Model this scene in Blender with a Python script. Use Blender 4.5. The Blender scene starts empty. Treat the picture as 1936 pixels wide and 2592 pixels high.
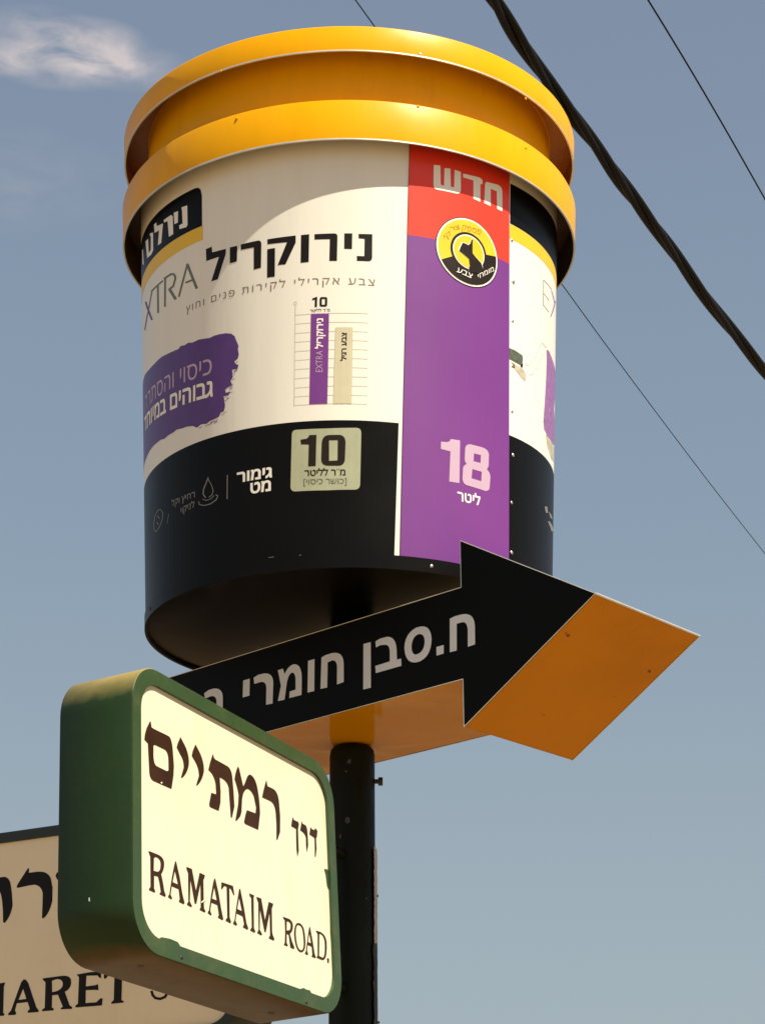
import bpy, bmesh, math, random
from math import radians, degrees, sin, cos, tan, pi, sqrt, atan2
from mathutils import Vector, Matrix
from mathutils.geometry import delaunay_2d_cdt
random.seed(7)
SC = bpy.context.scene
COL = SC.collection

# ------------------------------------------------------------------ camera
F_PX = 5250.0; PW, PH = 1936.0, 2592.0
PITCH, ROLL = radians(21.0784), radians(-0.3172)
EYE = Vector((0, 0, 1.6))
_r = Vector((1, 0, 0)); FWD = Vector((0, cos(PITCH), sin(PITCH))); _u = Vector((0, -sin(PITCH), cos(PITCH)))
RIGHT = cos(ROLL) * _r + sin(ROLL) * _u
UP = -sin(ROLL) * _r + cos(ROLL) * _u
cam = bpy.data.cameras.new('camera')
cam.sensor_fit = 'VERTICAL'; cam.sensor_height = 24.0; cam.sensor_width = 24.0
cam.lens = 24.0 * F_PX / PH
cam.clip_start = 0.05; cam.clip_end = 4000
cam_o = bpy.data.objects.new('camera', cam); COL.objects.link(cam_o)
M = Matrix((RIGHT, UP, -FWD)).transposed().to_4x4(); M.translation = EYE
cam_o.matrix_world = M
SC.camera = cam_o

# ------------------------------------------------------------------ light
SUN_AZ, SUN_EL = radians(-44.0), radians(56.5)
SKY_STRENGTH, SUN_STRENGTH, EXPOSURE = 0.080, 5.0, 0.75
world = bpy.data.worlds.new('World'); SC.world = world; world.use_nodes = True
nt = world.node_tree; nt.nodes.clear()
def N(t, typ, **kw):
    n = t.nodes.new(typ)
    for k, v in kw.items(): setattr(n, k, v)
    return n
wo = N(nt, 'ShaderNodeOutputWorld'); bg = N(nt, 'ShaderNodeBackground'); bg.inputs['Strength'].default_value = SKY_STRENGTH
sky = N(nt, 'ShaderNodeTexSky', sky_type='NISHITA'); sky.sun_disc = False
sky.sun_elevation = SUN_EL; sky.sun_rotation = radians(90) - SUN_AZ
sky.air_density = 1.0; sky.dust_density = 3.2; sky.ozone_density = 1.6; sky.altitude = 20
# thin summer haze: greyer, warmer sky everywhere
hz = N(nt, 'ShaderNodeMix', data_type='RGBA'); hz.inputs[0].default_value = 0.80
hs = N(nt, 'ShaderNodeHueSaturation'); hs.inputs['Saturation'].default_value = 0.62; hs.inputs['Value'].default_value = 0.70
nt.links.new(sky.outputs[0], hs.inputs['Color']); nt.links.new(hs.outputs[0], hz.inputs[6]); hr = N(nt, 'ShaderNodeValToRGB'); nt.links.new(hr.outputs[0], hz.inputs[7])
# wisps of high cloud on a plane far above (direction / height), scattered over the whole sky
tc = N(nt, 'ShaderNodeTexCoord'); sp = N(nt, 'ShaderNodeSeparateXYZ'); nt.links.new(tc.outputs['Generated'], sp.inputs[0])
def mth(op, a, b=None, c=None, t=nt):
    n = N(t, 'ShaderNodeMath', operation=op)
    for i, v in enumerate((a, b, c)):
        if v is None: continue
        if isinstance(v, (int, float)): n.inputs[i].default_value = v
        else: t.links.new(v, n.inputs[i])
    return n.outputs[0]
nt.links.new(mth('MAXIMUM', sp.outputs[2], 0.0), hr.inputs[0])
HK = 4.0
for i, (pos, c) in enumerate(((0.0, (3.3, 3.75, 3.85)), (.13, (2.9, 3.55, 3.9)), (.34, (2.08, 2.78, 3.52)), (.57, (1.68, 2.22, 3.1)), (1.0, (1.2, 1.7, 2.6)))):
    e_ = hr.color_ramp.elements[i] if i < 1 else (hr.color_ramp.elements[-1] if i == 4 else hr.color_ramp.elements.new(pos))
    e_.position = pos; e_.color = (*[v / HK for v in c], 1)
hk = N(nt, 'ShaderNodeMix', data_type='RGBA', blend_type='MULTIPLY'); hk.inputs[0].default_value = 1; hk.inputs[7].default_value = (HK, HK, HK, 1)
nt.links.new(hr.outputs[0], hk.inputs[6]); nt.links.new(hk.outputs[2], hz.inputs[7])
zz = mth('MAXIMUM', sp.outputs[2], 0.06)
cb = N(nt, 'ShaderNodeCombineXYZ'); nt.links.new(mth('DIVIDE', sp.outputs[0], zz), cb.inputs[0]); nt.links.new(mth('DIVIDE', sp.outputs[1], zz), cb.inputs[1])
n1 = N(nt, 'ShaderNodeTexNoise'); n1.inputs['Scale'].default_value = 24; n1.inputs['Detail'].default_value = 8; n1.inputs['Roughness'].default_value = .55; n1.inputs['Distortion'].default_value = .4
nt.links.new(cb.outputs[0], n1.inputs['Vector'])
# cloud banks: soft islands placed round the sky
banks = [(-.248, 1.497, .060, .050, .95), (-.288, 1.470, .055, .040, .5), (-.318, 1.512, .060, .032, .75), (-.212, 1.530, .055, .040, .5), (-.262, 1.532, .07, .035, .5), (-0.36, 1.72, .14, .12, .1), (-1.3, 1.0, .4, .2), (1.4, .4, .5, .2), (.3, -1.6, .5, .3), (-1.9, -.9, .5, .3), (2.3, 2.0, .5, .3), (-2.2, 2.6, .4, .3)]
acc = None
sx = N(nt, 'ShaderNodeSeparateXYZ'); nt.links.new(cb.outputs[0], sx.inputs[0])
for (bx, by, rx, ry, *wt) in banks:
    dx = mth('DIVIDE', mth('SUBTRACT', sx.outputs[0], bx), rx); dy = mth('DIVIDE', mth('SUBTRACT', sx.outputs[1], by), ry)
    r2 = mth('ADD', mth('MULTIPLY', dx, dx), mth('MULTIPLY', dy, dy))
    e = mth('SUBTRACT', 1.0, r2); e = mth('MAXIMUM', e, 0.0); e = mth('MULTIPLY', mth('POWER', e, 1.4), wt[0] if wt else 1.0)
    acc = e if acc is None else mth('ADD', acc, e)
msk = mth('MULTIPLY', acc, mth('MULTIPLY_ADD', n1.outputs[0], 2.2, -.62))
msk = mth('MINIMUM', mth('MAXIMUM', msk, 0.0), 0.75)
cl = N(nt, 'ShaderNodeMix', data_type='RGBA'); nt.links.new(msk, cl.inputs[0]); nt.links.new(hz.outputs[2], cl.inputs[6]); cl.inputs[7].default_value = (5.6, 4.9, 4.7, 1)
nt.links.new(cl.outputs[2], bg.inputs['Color']); nt.links.new(bg.outputs[0], wo.inputs['Surface'])

sun = bpy.data.lights.new('sun', 'SUN'); sun.energy = SUN_STRENGTH; sun.angle = radians(0.53); sun.color = (1.0, 0.92, 0.74)
sun_o = bpy.data.objects.new('sun', sun); COL.objects.link(sun_o)
sd = Vector((cos(SUN_EL) * cos(SUN_AZ), cos(SUN_EL) * sin(SUN_AZ), sin(SUN_EL)))
sun_o.rotation_euler = sd.to_track_quat('Z', 'Y').to_euler(); sun_o.location = sd * 30
SC.view_settings.view_transform = 'Standard'; SC.view_settings.look = 'None'
SC.view_settings.exposure = EXPOSURE; SC.view_settings.gamma = 1; SC.view_settings.use_curve_mapping = False

# ------------------------------------------------------------------ materials
def mat(name, col, rough=.4, var=.12, scale=6, bump=0.0, bscale=40, metal=0.0, spec=.5, coat=0.0, dirt=None, dirt_amt=0.0, dscale=3.0, stretch=(1, 1, 1)):
    m = bpy.data.materials.new(name); m.use_nodes = True; t = m.node_tree
    b = t.nodes['Principled BSDF']
    b.inputs['Metallic'].default_value = metal; b.inputs['Specular IOR Level'].default_value = spec
    b.inputs['Coat Weight'].default_value = coat; b.inputs['Coat Roughness'].default_value = .08
    tcn = N(t, 'ShaderNodeTexCoord'); mp = N(t, 'ShaderNodeMapping'); mp.inputs['Scale'].default_value = stretch
    t.links.new(tcn.outputs['Object'], mp.inputs[0])
    ns = N(t, 'ShaderNodeTexNoise'); ns.inputs['Scale'].default_value = scale; ns.inputs['Detail'].default_value = 5; t.links.new(mp.outputs[0], ns.inputs['Vector'])
    mr = N(t, 'ShaderNodeMapRange'); mr.inputs[1].default_value = .25; mr.inputs[2].default_value = .75
    mr.inputs[3].default_value = 1 - var; mr.inputs[4].default_value = 1 + var * .6
    t.links.new(ns.outputs[0], mr.inputs[0])
    mul = N(t, 'ShaderNodeMix', data_type='RGBA', blend_type='MULTIPLY'); mul.inputs[0].default_value = 1
    mul.inputs[6].default_value = (*col, 1); t.links.new(mr.outputs[0], mul.inputs[7])
    out = mul.outputs[2]
    if dirt:
        n2 = N(t, 'ShaderNodeTexNoise'); n2.inputs['Scale'].default_value = dscale; n2.inputs['Detail'].default_value = 8; n2.inputs['Roughness'].default_value = .65
        t.links.new(mp.outputs[0], n2.inputs['Vector'])
        m2 = N(t, 'ShaderNodeMapRange'); m2.inputs[1].default_value = .52; m2.inputs[2].default_value = .78; m2.inputs[4].default_value = dirt_amt
        t.links.new(n2.outputs[0], m2.inputs[0])
        mx = N(t, 'ShaderNodeMix', data_type='RGBA'); t.links.new(m2.outputs[0], mx.inputs[0]); t.links.new(out, mx.inputs[6]); mx.inputs[7].default_value = (*dirt, 1)
        out = mx.outputs[2]
    t.links.new(out, b.inputs['Base Color'])
    rr = N(t, 'ShaderNodeMapRange'); rr.inputs[3].default_value = max(.02, rough - .06); rr.inputs[4].default_value = rough + .08
    t.links.new(ns.outputs[0], rr.inputs[0]); t.links.new(rr.outputs[0], b.inputs['Roughness'])
    if bump:
        n3 = N(t, 'ShaderNodeTexNoise'); n3.inputs['Scale'].default_value = bscale; n3.inputs['Detail'].default_value = 3; t.links.new(mp.outputs[0], n3.inputs['Vector'])
        bp = N(t, 'ShaderNodeBump'); bp.inputs['Strength'].default_value = bump; bp.inputs['Distance'].default_value = .02
        t.links.new(n3.outputs[0], bp.inputs['Height']); t.links.new(bp.outputs[0], b.inputs['Normal'])
    return m
MT = {}
MT['yellow'] = mat('yellow_paint', (.78, .365, .0), .34, .08, 4, .05, 3, spec=.12, coat=.02, dirt=(.34, .16, .02), dirt_amt=.35, dscale=4, stretch=(2.2, 2.2, .6))
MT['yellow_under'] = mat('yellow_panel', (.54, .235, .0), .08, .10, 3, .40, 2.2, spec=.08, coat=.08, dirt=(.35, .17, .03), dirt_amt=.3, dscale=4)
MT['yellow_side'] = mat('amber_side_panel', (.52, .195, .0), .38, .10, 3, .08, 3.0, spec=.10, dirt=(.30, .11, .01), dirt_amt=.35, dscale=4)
MT['lining_dark'] = mat('dark_brown_lining', (.055, .022, .006), .5, .4, 12, .1, 20, dirt=(.16, .08, .03), dirt_amt=.5, dscale=9)  # inside of the lower hoop, much darker brown than its outer paint
MT['lining'] = mat('dark_amber_lining', (.24, .085, .004), .4, .2, 8, .1, 20)  # inside of the upper hoop, darker than its outer paint
MT['white'] = mat('white_vinyl', (.81, .79, .72), .35, .05, 3, .05, 5, dirt=(.52, .46, .36), dirt_amt=.30, dscale=3, stretch=(3, 3, .35))
MT['white_letter'] = mat('white_letter_vinyl', (.66, .67, .70), .5, .08, 8, spec=.2)
MT['black'] = mat('black_vinyl', (.0040, .0034, .0032), .36, .25, 5, .05, 5, spec=.11)
MT['base_black'] = mat('black_base_plate', (.0035, .003, .0025), .24, .3, 4, .06, 3, spec=.17)
MT['arrow_black'] = mat('black_arrow_vinyl', (.0030, .0028, .0026), .5, .3, 5, .03, 8, spec=.08)
MT['purple'] = mat('purple_vinyl', (.165, .033, .235), .40, .06, 3, .02, 6)
MT['red'] = mat('red_vinyl', (.80, .045, .018), .35, .06, 3, .02, 6)
MT['blob'] = mat('violet_print', (.095, .032, .20), .38, .15, 25)
MT['blob_soft'] = mat('violet_print_faded', (.30, .13, .36), .38, .3, 60)
MT['ink'] = mat('black_print', (.009, .0055, .004), .45, .2, 20, spec=.2)
MT['grey_green'] = mat('grey_green_print', (.13, .15, .10), .4, .2, 20)
MT['grey_ink'] = mat('grey_print', (.22, .17, .13), .4, .2, 20)
MT['light_line'] = mat('pale_grey_print', (.60, .60, .50), .4, .1, 20)
MT['cream_print'] = mat('beige_print', (.37, .385, .26), .4, .1, 15)
MT['bar_beige'] = mat('beige_bar_print', (.58, .54, .38), .4, .08, 15)
MT['white_print'] = mat('white_print', (.85, .82, .76), .4, .05, 15)
MT['dim_print'] = mat('dim_white_print', (.20, .19, .17), .4, .2, 40)
MT['pink_print'] = mat('pale_pink_print', (.50, .36, .50), .4, .05, 15)
MT['badge_yellow'] = mat('badge_yellow_print', (.74, .52, .01), .4, .06, 20)
MT['yellow_print'] = mat('yellow_stripe_print', (.80, .50, .01), .4, .05, 20)
MT['brown_print'] = mat('brown_print', (.016, .009, .006), .45, .2, 20, spec=.2)
MT['ochre_print'] = mat('ochre_print', (.45, .2, .01), .4, .2, 20)
MT['brush_green'] = mat('brush_handle_print', (.09, .11, .075), .4, .4, 60)
MT['brush_tan'] = mat('brush_tan_print', (.50, .46, .36), .4, .3, 60)
MT['faint_line'] = mat('grey_outline_print', (.36, .35, .30), .4, .2, 30)
MT['stain'] = mat('rust_stain', (.16, .055, .01), .8, .3, 40)
MT['edge'] = mat('bare_aluminium_edge', (.72, .72, .66), .38, .1, 30, metal=.6)
MT['rivet'] = mat('rivet_metal', (.6, .56, .48), .3, .2, 60, metal=.85)
MT['dark_metal'] = mat('dark_hardware', (.012, .010, .009), .5, .3, 60)
MT['pole'] = mat('dark_green_pole_paint', (.0045, .0075, .004), .55, .45, 10, .2, 30, spec=.15, dirt=(.03, .022, .014), dirt_amt=.25, dscale=7, stretch=(1, 1, .5))
MT['wrap'] = mat('peeling_dark_wrap', (.007, .012, .007), .6, .5, 15, .4, 40)
MT['paper'] = mat('weathered_paper', (.40, .38, .34), .8, .25, 40, .2, 80)
MT['green'] = mat('green_sign_paint', (.027, .058, .017), .45, .08, 9, .10, 25, dirt=(.16, .12, .05), dirt_amt=.28, dscale=11)
MT['green_side'] = mat('green_sign_case_paint', (.030, .042, .012), .36, .18, 8, .10, 30, dirt=(.22, .16, .05), dirt_amt=.16, dscale=9)
def case_paint_by_normal():  # yellower where faces look up, browner where they look down
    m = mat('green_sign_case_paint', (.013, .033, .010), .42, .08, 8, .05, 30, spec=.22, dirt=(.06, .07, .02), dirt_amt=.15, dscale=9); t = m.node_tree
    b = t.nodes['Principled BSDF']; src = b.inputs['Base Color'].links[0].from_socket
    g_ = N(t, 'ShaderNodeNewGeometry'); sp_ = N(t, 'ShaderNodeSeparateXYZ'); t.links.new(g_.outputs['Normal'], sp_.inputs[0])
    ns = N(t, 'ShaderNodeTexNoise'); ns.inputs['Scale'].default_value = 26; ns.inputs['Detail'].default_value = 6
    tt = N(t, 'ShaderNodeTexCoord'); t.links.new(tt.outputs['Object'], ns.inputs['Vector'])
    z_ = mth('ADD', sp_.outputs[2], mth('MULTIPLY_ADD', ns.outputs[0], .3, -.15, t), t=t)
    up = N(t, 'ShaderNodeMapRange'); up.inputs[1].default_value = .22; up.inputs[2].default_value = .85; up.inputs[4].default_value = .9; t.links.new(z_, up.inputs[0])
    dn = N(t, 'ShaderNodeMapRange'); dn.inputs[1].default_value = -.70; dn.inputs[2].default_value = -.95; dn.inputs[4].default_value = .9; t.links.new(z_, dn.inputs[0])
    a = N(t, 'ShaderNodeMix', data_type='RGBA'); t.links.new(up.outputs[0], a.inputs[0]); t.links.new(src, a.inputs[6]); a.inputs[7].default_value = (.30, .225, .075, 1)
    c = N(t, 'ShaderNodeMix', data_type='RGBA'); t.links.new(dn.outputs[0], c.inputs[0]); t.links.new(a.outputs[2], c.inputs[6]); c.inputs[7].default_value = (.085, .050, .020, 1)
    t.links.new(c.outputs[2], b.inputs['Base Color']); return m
MT['green_side'] = case_paint_by_normal()
MT['green_dark'] = mat('dark_green_frame_paint', (.012, .022, .016), .5, .25, 12, .08, 25)
MT['panel'] = mat('cream_acrylic', (.66, .63, .48), .28, .06, 2.5, .012, 4, coat=.25, dirt=(.50, .40, .20), dirt_amt=.30, dscale=2.6, stretch=(1.4, 1.4, .5))
MT['panel2'] = mat('tan_acrylic', (.84, .715, .49), .35, .05, 2.5, .012, 4, dirt=(.45, .34, .2), dirt_amt=.2, dscale=3)
MT['sign_ink'] = mat('brown_sign_lettering', (.036, .013, .004), .45, .35, 14, spec=.2)
MT['sign_ink2'] = mat('black_sign_lettering', (.006, .004, .003), .45, .35, 14, spec=.2)
MT['cable'] = mat('black_cable_sheath', (.0045, .004, .004), .6, .4, 20, .2, 60, spec=.18)
MT['ground'] = mat('sandy_paving', (.27, .175, .08), .85, .2, .8, .3, 4, dirt=(.20, .17, .13), dirt_amt=.5, dscale=.3)
MT['asphalt'] = mat('asphalt', (.06, .057, .052), .9, .25, 3, .5, 60)
MT['kerb'] = mat('kerb_concrete', (.4, .38, .34), .85, .2, 5, .3, 30)

# ------------------------------------------------------------------ helpers
def tag(o, label=None, cat=None, group=None, kind=None):
    if label: o['label'] = label
    if cat: o['category'] = cat
    if group: o['group'] = group
    if kind: o['kind'] = kind
    return o
def thing(name, label, cat, loc=(0, 0, 0), group=None):
    o = bpy.data.objects.new(name, None); COL.objects.link(o); o.location = loc; o.empty_display_size = .1
    return tag(o, label, cat, group)
def mesh_obj(name, verts, faces, m, parent=None, smooth=None):
    me = bpy.data.meshes.new(name); me.from_pydata([tuple(v) for v in verts], [], faces)
    if m: me.materials.append(MT[m] if isinstance(m, str) else m)
    o = bpy.data.objects.new(name, me); COL.objects.link(o)
    if smooth is not None:
        me.polygons.foreach_set('use_smooth', [True] * len(me.polygons))
        if smooth < 180: me.set_sharp_from_angle(angle=radians(smooth))
    if parent:
        o.parent = parent
        r = parent
        off = Vector((0, 0, 0))
        while r is not None: off += r.location; r = r.parent
        me.transform(Matrix.Translation(-off))
    return o
def ray(x, y): return (x - PW / 2) * RIGHT - (y - PH / 2) * UP + F_PX * FWD
def at_height(x, y, z):
    d = ray(x, y); return EYE + d * ((z - EYE.z) / d.z)
def at_y(x, y, Y):
    d = ray(x, y); return EYE + d * ((Y - EYE.y) / d.y)

def lathe(name, prof, c, m, parent=None, seg=192, smooth=35, closed=False, a0=0, a1=2 * pi):
    full = abs(a1 - a0 - 2 * pi) < 1e-6
    n = seg if full else seg + 1
    vs, fs = [], []
    for i in range(n):
        a = a0 + (a1 - a0) * i / seg
        for (r, z) in prof: vs.append((c[0] + r * cos(a), c[1] + r * sin(a), z))
    k = len(prof); kk = k if closed else k - 1
    for i in range(seg):
        j = (i + 1) % n
        for q in range(kk):
            q2 = (q + 1) % k
            if prof[q][0] < 1e-6: fs.append((i * k + q, j * k + q2, i * k + q2)) if prof[q2][0] > 1e-6 else None
            elif prof[q2][0] < 1e-6: fs.append((i * k + q, j * k + q, i * k + q2))
            else: fs.append((i * k + q, j * k + q, j * k + q2, i * k + q2))
    return mesh_obj(name, vs, fs, m, parent, smooth)
def tube(name, pts, rad, m, parent=None, seg=10, smooth=60, cap=True):
    pts = [Vector(p) for p in pts]; vs, fs = [], []
    t0 = (pts[1] - pts[0]).normalized(); ref = Vector((0, 0, 1)) if abs(t0.z) < .9 else Vector((1, 0, 0))
    nrm = t0.cross(ref).normalized()
    for i, p in enumerate(pts):
        t = (pts[min(i + 1, len(pts) - 1)] - pts[max(i - 1, 0)]).normalized()
        nrm = (nrm - t * nrm.dot(t)).normalized(); b = t.cross(nrm)
        r = rad[i] if isinstance(rad, (list, tuple)) else rad
        for k in range(seg):
            a = 2 * pi * k / seg; vs.append(p + r * (cos(a) * nrm + sin(a) * b))
    for i in range(len(pts) - 1):
        for k in range(seg):
            k2 = (k + 1) % seg; fs.append((i * seg + k, i * seg + k2, (i + 1) * seg + k2, (i + 1) * seg + k))
    if cap:
        fs.append(tuple(range(seg))[::-1]); fs.append(tuple((len(pts) - 1) * seg + k for k in range(seg)))
    return mesh_obj(name, vs, fs, m, parent, smooth)

# --- surfaces that carry print: pixel of the photograph <-> flat surface coordinates <-> point in the place
class Cone:
    """bucket wall; coordinates (s, z): s = angle * RS"""
    RS = .58
    def __init__(self, cx, cy, r0, z0, k): self.c = (cx, cy); self.r0 = r0; self.z0 = z0; self.k = k
    def R(self, z): return self.r0 + self.k * (z - self.z0)
    def inv(self, x, y):
        d = ray(x, y); e = EYE; k = self.k
        ox, oy = e.x - self.c[0], e.y - self.c[1]; R0 = self.R(e.z)
        A = d.x ** 2 + d.y ** 2 - (k * d.z) ** 2; B = 2 * (ox * d.x + oy * d.y) - 2 * R0 * k * d.z; C = ox * ox + oy * oy - R0 * R0
        D = max(0.0, B * B - 4 * A * C); t = (-B - sqrt(D)) / 2 / A
        p = e + d * t
        return (atan2(p.y - self.c[1], p.x - self.c[0]) * self.RS, p.z)
    def pt(self, s, z, off):
        a = s / self.RS; r = self.R(z) + off
        return Vector((self.c[0] + r * cos(a), self.c[1] + r * sin(a), z))
    grid = .02
class Plane:
    def __init__(self, o, u, w): self.o = Vector(o); self.u = Vector(u).normalized(); self.w = Vector(w).normalized(); self.n = self.u.cross(self.w)
    def inv(self, x, y):
        d = ray(x, y); t = (self.o - EYE).dot(self.n) / d.dot(self.n); p = EYE + d * t - self.o
        return (p.dot(self.u), p.dot(self.w))
    def pt(self, a, b, off): return self.o + self.u * a + self.w * b + self.n * off
    grid = None

def curve_loop(pts):
    """points (x, y) on the outline, (x, y, 1) = quadratic control"""
    n = len(pts); st = next(i for i, p in enumerate(pts) if len(p) == 2); pts = pts[st:] + pts[:st]
    out = []; i = 0
    while i < n:
        p = pts[i]
        if len(p) == 2: out.append((float(p[0]), float(p[1]))); i += 1
        else:
            a = out[-1]; b = pts[(i + 1) % n]
            if len(b) == 3: b = ((p[0] + b[0]) / 2, (p[1] + b[1]) / 2)
            for k in range(1, 6):
                t = k / 6; out.append(((1 - t) ** 2 * a[0] + 2 * t * (1 - t) * p[0] + t * t * b[0], (1 - t) ** 2 * a[1] + 2 * t * (1 - t) * p[1] + t * t * b[1]))
            if len(pts[(i + 1) % n]) == 3: out.append((float(b[0]), float(b[1])))
            i += 1
    return out
def inside(x, y, loops):
    c = False
    for L in loops:
        j = len(L) - 1
        for i in range(len(L)):
            xi, yi = L[i]; xj, yj = L[j]
            if (yi > y) != (yj > y) and x < (xj - xi) * (y - yi) / (yj - yi) + xi: c = not c
            j = i
    return c
def fill(name, surf, groups, m, parent, off):
    """groups of loops in surface coordinates -> one printed sheet lying on the surface"""
    vs, es = [], []
    for g in groups:
        for L in g:
            b = len(vs); vs += [Vector(p) for p in L]; es += [(b + i, b + (i + 1) % len(L)) for i in range(len(L))]
    xs = [v[0] for v in vs]; ys = [v[1] for v in vs]
    if surf.grid and max(xs) - min(xs) > surf.grid:
        x = math.ceil(min(xs) / surf.grid) * surf.grid + 1.7e-4
        while x < max(xs):
            b = len(vs); vs += [Vector((x, min(ys) - .01)), Vector((x, max(ys) + .01))]; es.append((b, b + 1)); x += surf.grid
    V, E, Fc, _, _, _ = delaunay_2d_cdt(vs, es, [], 0, 1e-7)
    keep = []
    for f in Fc:
        cx = sum(V[i][0] for i in f) / len(f); cy = sum(V[i][1] for i in f) / len(f)
        if any(inside(cx, cy, g) for g in groups): keep.append(tuple(f))
    used = sorted({i for f in keep for i in f}); idx = {i: k for k, i in enumerate(used)}
    P = [surf.pt(V[i][0], V[i][1], off) for i in used]
    fs = []
    for f in keep:
        f = [idx[i] for i in f]
        a, b, c = P[f[0]], P[f[1]], P[f[2]]
        if (b - a).cross(c - a).dot(EYE - a) < 0: f = f[::-1]
        fs.append(tuple(f))
    return mesh_obj(name, P, fs, m, parent)
class Win:
    """a magnified window of the photograph that outlines were measured in"""
    def __init__(self, x0, y0, s): self.x0, self.y0, self.s = x0, y0, s
    def px(self, x, y): return (self.x0 + x / self.s, self.y0 + y / self.s)
    def loop(self, surf, pts): return [surf.inv(*self.px(*p)) for p in curve_loop(pts)]
    def stroke(self, surf, pts, w):
        """a drawn line of width w (window units) -> groups of quads"""
        out = []
        for (a, b) in zip(pts, pts[1:]):
            d = Vector((b[0] - a[0], b[1] - a[1])); L = d.length
            if L == 0: continue
            d /= L; n = Vector((-d.y, d.x)) * w / 2; e = d * w * .3
            q = [(a[0] - e.x + n.x, a[1] - e.y + n.y), (b[0] + e.x + n.x, b[1] + e.y + n.y), (b[0] + e.x - n.x, b[1] + e.y - n.y), (a[0] - e.x - n.x, a[1] - e.y - n.y)]
            out.append([[surf.inv(*self.px(*p)) for p in q]])
        return out
def letters(surf, items, m, parent, off, name='lettering'):
    """items: (Win, loop, hole, hole...)"""
    for (w, *loops) in items: o = fill('letter' if name == 'lettering' else name, surf, [[w.loop(surf, L) for L in loops]], m, parent, off)
    return o
_tc = {}
def text_tris(s, bold=0.0, sp=1.0):
    key = (s, bold, sp)
    if key in _tc: return _tc[key]
    cu = bpy.data.curves.new('t', 'FONT'); cu.body = s; cu.size = 1; cu.space_character = sp; cu.fill_mode = 'NONE'; cu.resolution_u = 3
    o = bpy.data.objects.new('t', cu); COL.objects.link(o)
    dg = bpy.context.evaluated_depsgraph_get(); dg.update()
    me = bpy.data.meshes.new_from_object(o.evaluated_get(dg))
    co = [(p.co.x, p.co.y) for p in me.vertices]; nx = {}
    for e in me.edges:
        a, b = e.vertices
        nx.setdefault(a, []).append(b); nx.setdefault(b, []).append(a)
    seen, loops = set(), []
    for a in range(len(co)):
        if a in seen or a not in nx: continue
        L, c = [a], a; seen.add(a)
        while True:
            n = next((q for q in sorted(nx[c], key=lambda q: abs(q - c - 1)) if q not in seen), None)
            if n is None: break
            L.append(n); seen.add(n); c = n
        if len(L) > 2: loops.append([co[i] for i in L])
    bpy.data.objects.remove(o); bpy.data.curves.remove(cu); bpy.data.meshes.remove(me)
    if bold and loops:      # heavier strokes: push every contour outwards
        ar = lambda L: sum(a[0] * b[1] - b[0] * a[1] for a, b in zip(L, L[1:] + L[:1]))
        sg = 1 if ar(max(loops, key=lambda L: abs(ar(L)))) > 0 else -1; out = []
        for L in loops:
            L = [p for i, p in enumerate(L) if (Vector(p) - Vector(L[i - 1])).length > 1e-5]; n = len(L); Q = []
            for i in range(n):
                d0 = (Vector(L[i]) - Vector(L[i - 1])).normalized(); d1 = (Vector(L[(i + 1) % n]) - Vector(L[i])).normalized()
                m_ = Vector((d0.y + d1.y, -d0.x - d1.x)); m_ = m_ / max(.6, m_.length ** 2 / 2)
                Q.append((L[i][0] + m_.x * bold * sg, L[i][1] + m_.y * bold * sg))
            out.append(Q)
        loops = out
    # contours that overlap in x belong to one glyph
    loops.sort(key=lambda L: min(p[0] for p in L)); glyphs = []
    for L in loops:
        if glyphs and min(p[0] for p in L) < glyphs[-1][1] - 1e-4: glyphs[-1][0].append(L); glyphs[-1][1] = max(glyphs[-1][1], max(p[0] for p in L))
        else: glyphs.append([[L], max(p[0] for p in L)])
    v, f = [], []
    for g_, _ in glyphs:
        vs, es = [], []
        for L in g_: b = len(vs); vs += [Vector(p) for p in L]; es += [(b + i, b + (i + 1) % len(L)) for i in range(len(L))]
        V, _e, F_, *_ = delaunay_2d_cdt(vs, es, [], 0, 1e-6); b = len(v); v += [(p[0], p[1]) for p in V]
        for t in F_:
            cx = sum(V[i][0] for i in t) / len(t); cy = sum(V[i][1] for i in t) / len(t); w = 0
            for L in g_:
                for (x0, y0), (x1, y1) in zip(L, L[1:] + L[:1]):
                    if (y0 > cy) != (y1 > cy) and cx < (x1 - x0) * (cy - y0) / (y1 - y0) + x0: w += 1 if y1 > y0 else -1
            if w: f.append(tuple(b + i for i in t))
    _tc[key] = (v, f); return v, f
HEB = lambda s: s[::-1]
def place_text(surf, vis, win, O, X, Y, m, parent, off, bold=0.0, ref=None, skip=None, name='lettering', sp=1.0):
    """vis: string in visual order; O, X, Y: window points of lower left, lower right, upper left of the written line"""
    v, f = text_tris(vis, bold, sp)
    if not v: return None
    x0, x1 = min(p[0] for p in v), max(p[0] for p in v)
    if skip:   # O marks the left end of the first-read part only
        vv, _ = text_tris(skip, bold); wx = max(p[0] for p in vv) - min(p[0] for p in vv); xo = x1 - wx
    else: xo = x0
    rv, _ = text_tris(ref or HEB('ר'), bold); h = max(p[1] for p in rv)
    o_, x_, y_ = (Vector(surf.inv(*win.px(*p))) for p in (O, X, Y))
    P = []
    for (a, b) in v:
        q = o_ + (x_ - o_) * ((a - xo) / (x1 - xo)) + (y_ - o_) * (b / h)
        P.append(surf.pt(q[0], q[1], off))
    fs = []
    for t in f:
        a, b, c = (P[i] for i in t)
        fs.append(t if (b - a).cross(c - a).dot(EYE - a) > 0 else t[::-1])
    return mesh_obj(name, P, fs, m, parent)

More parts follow.
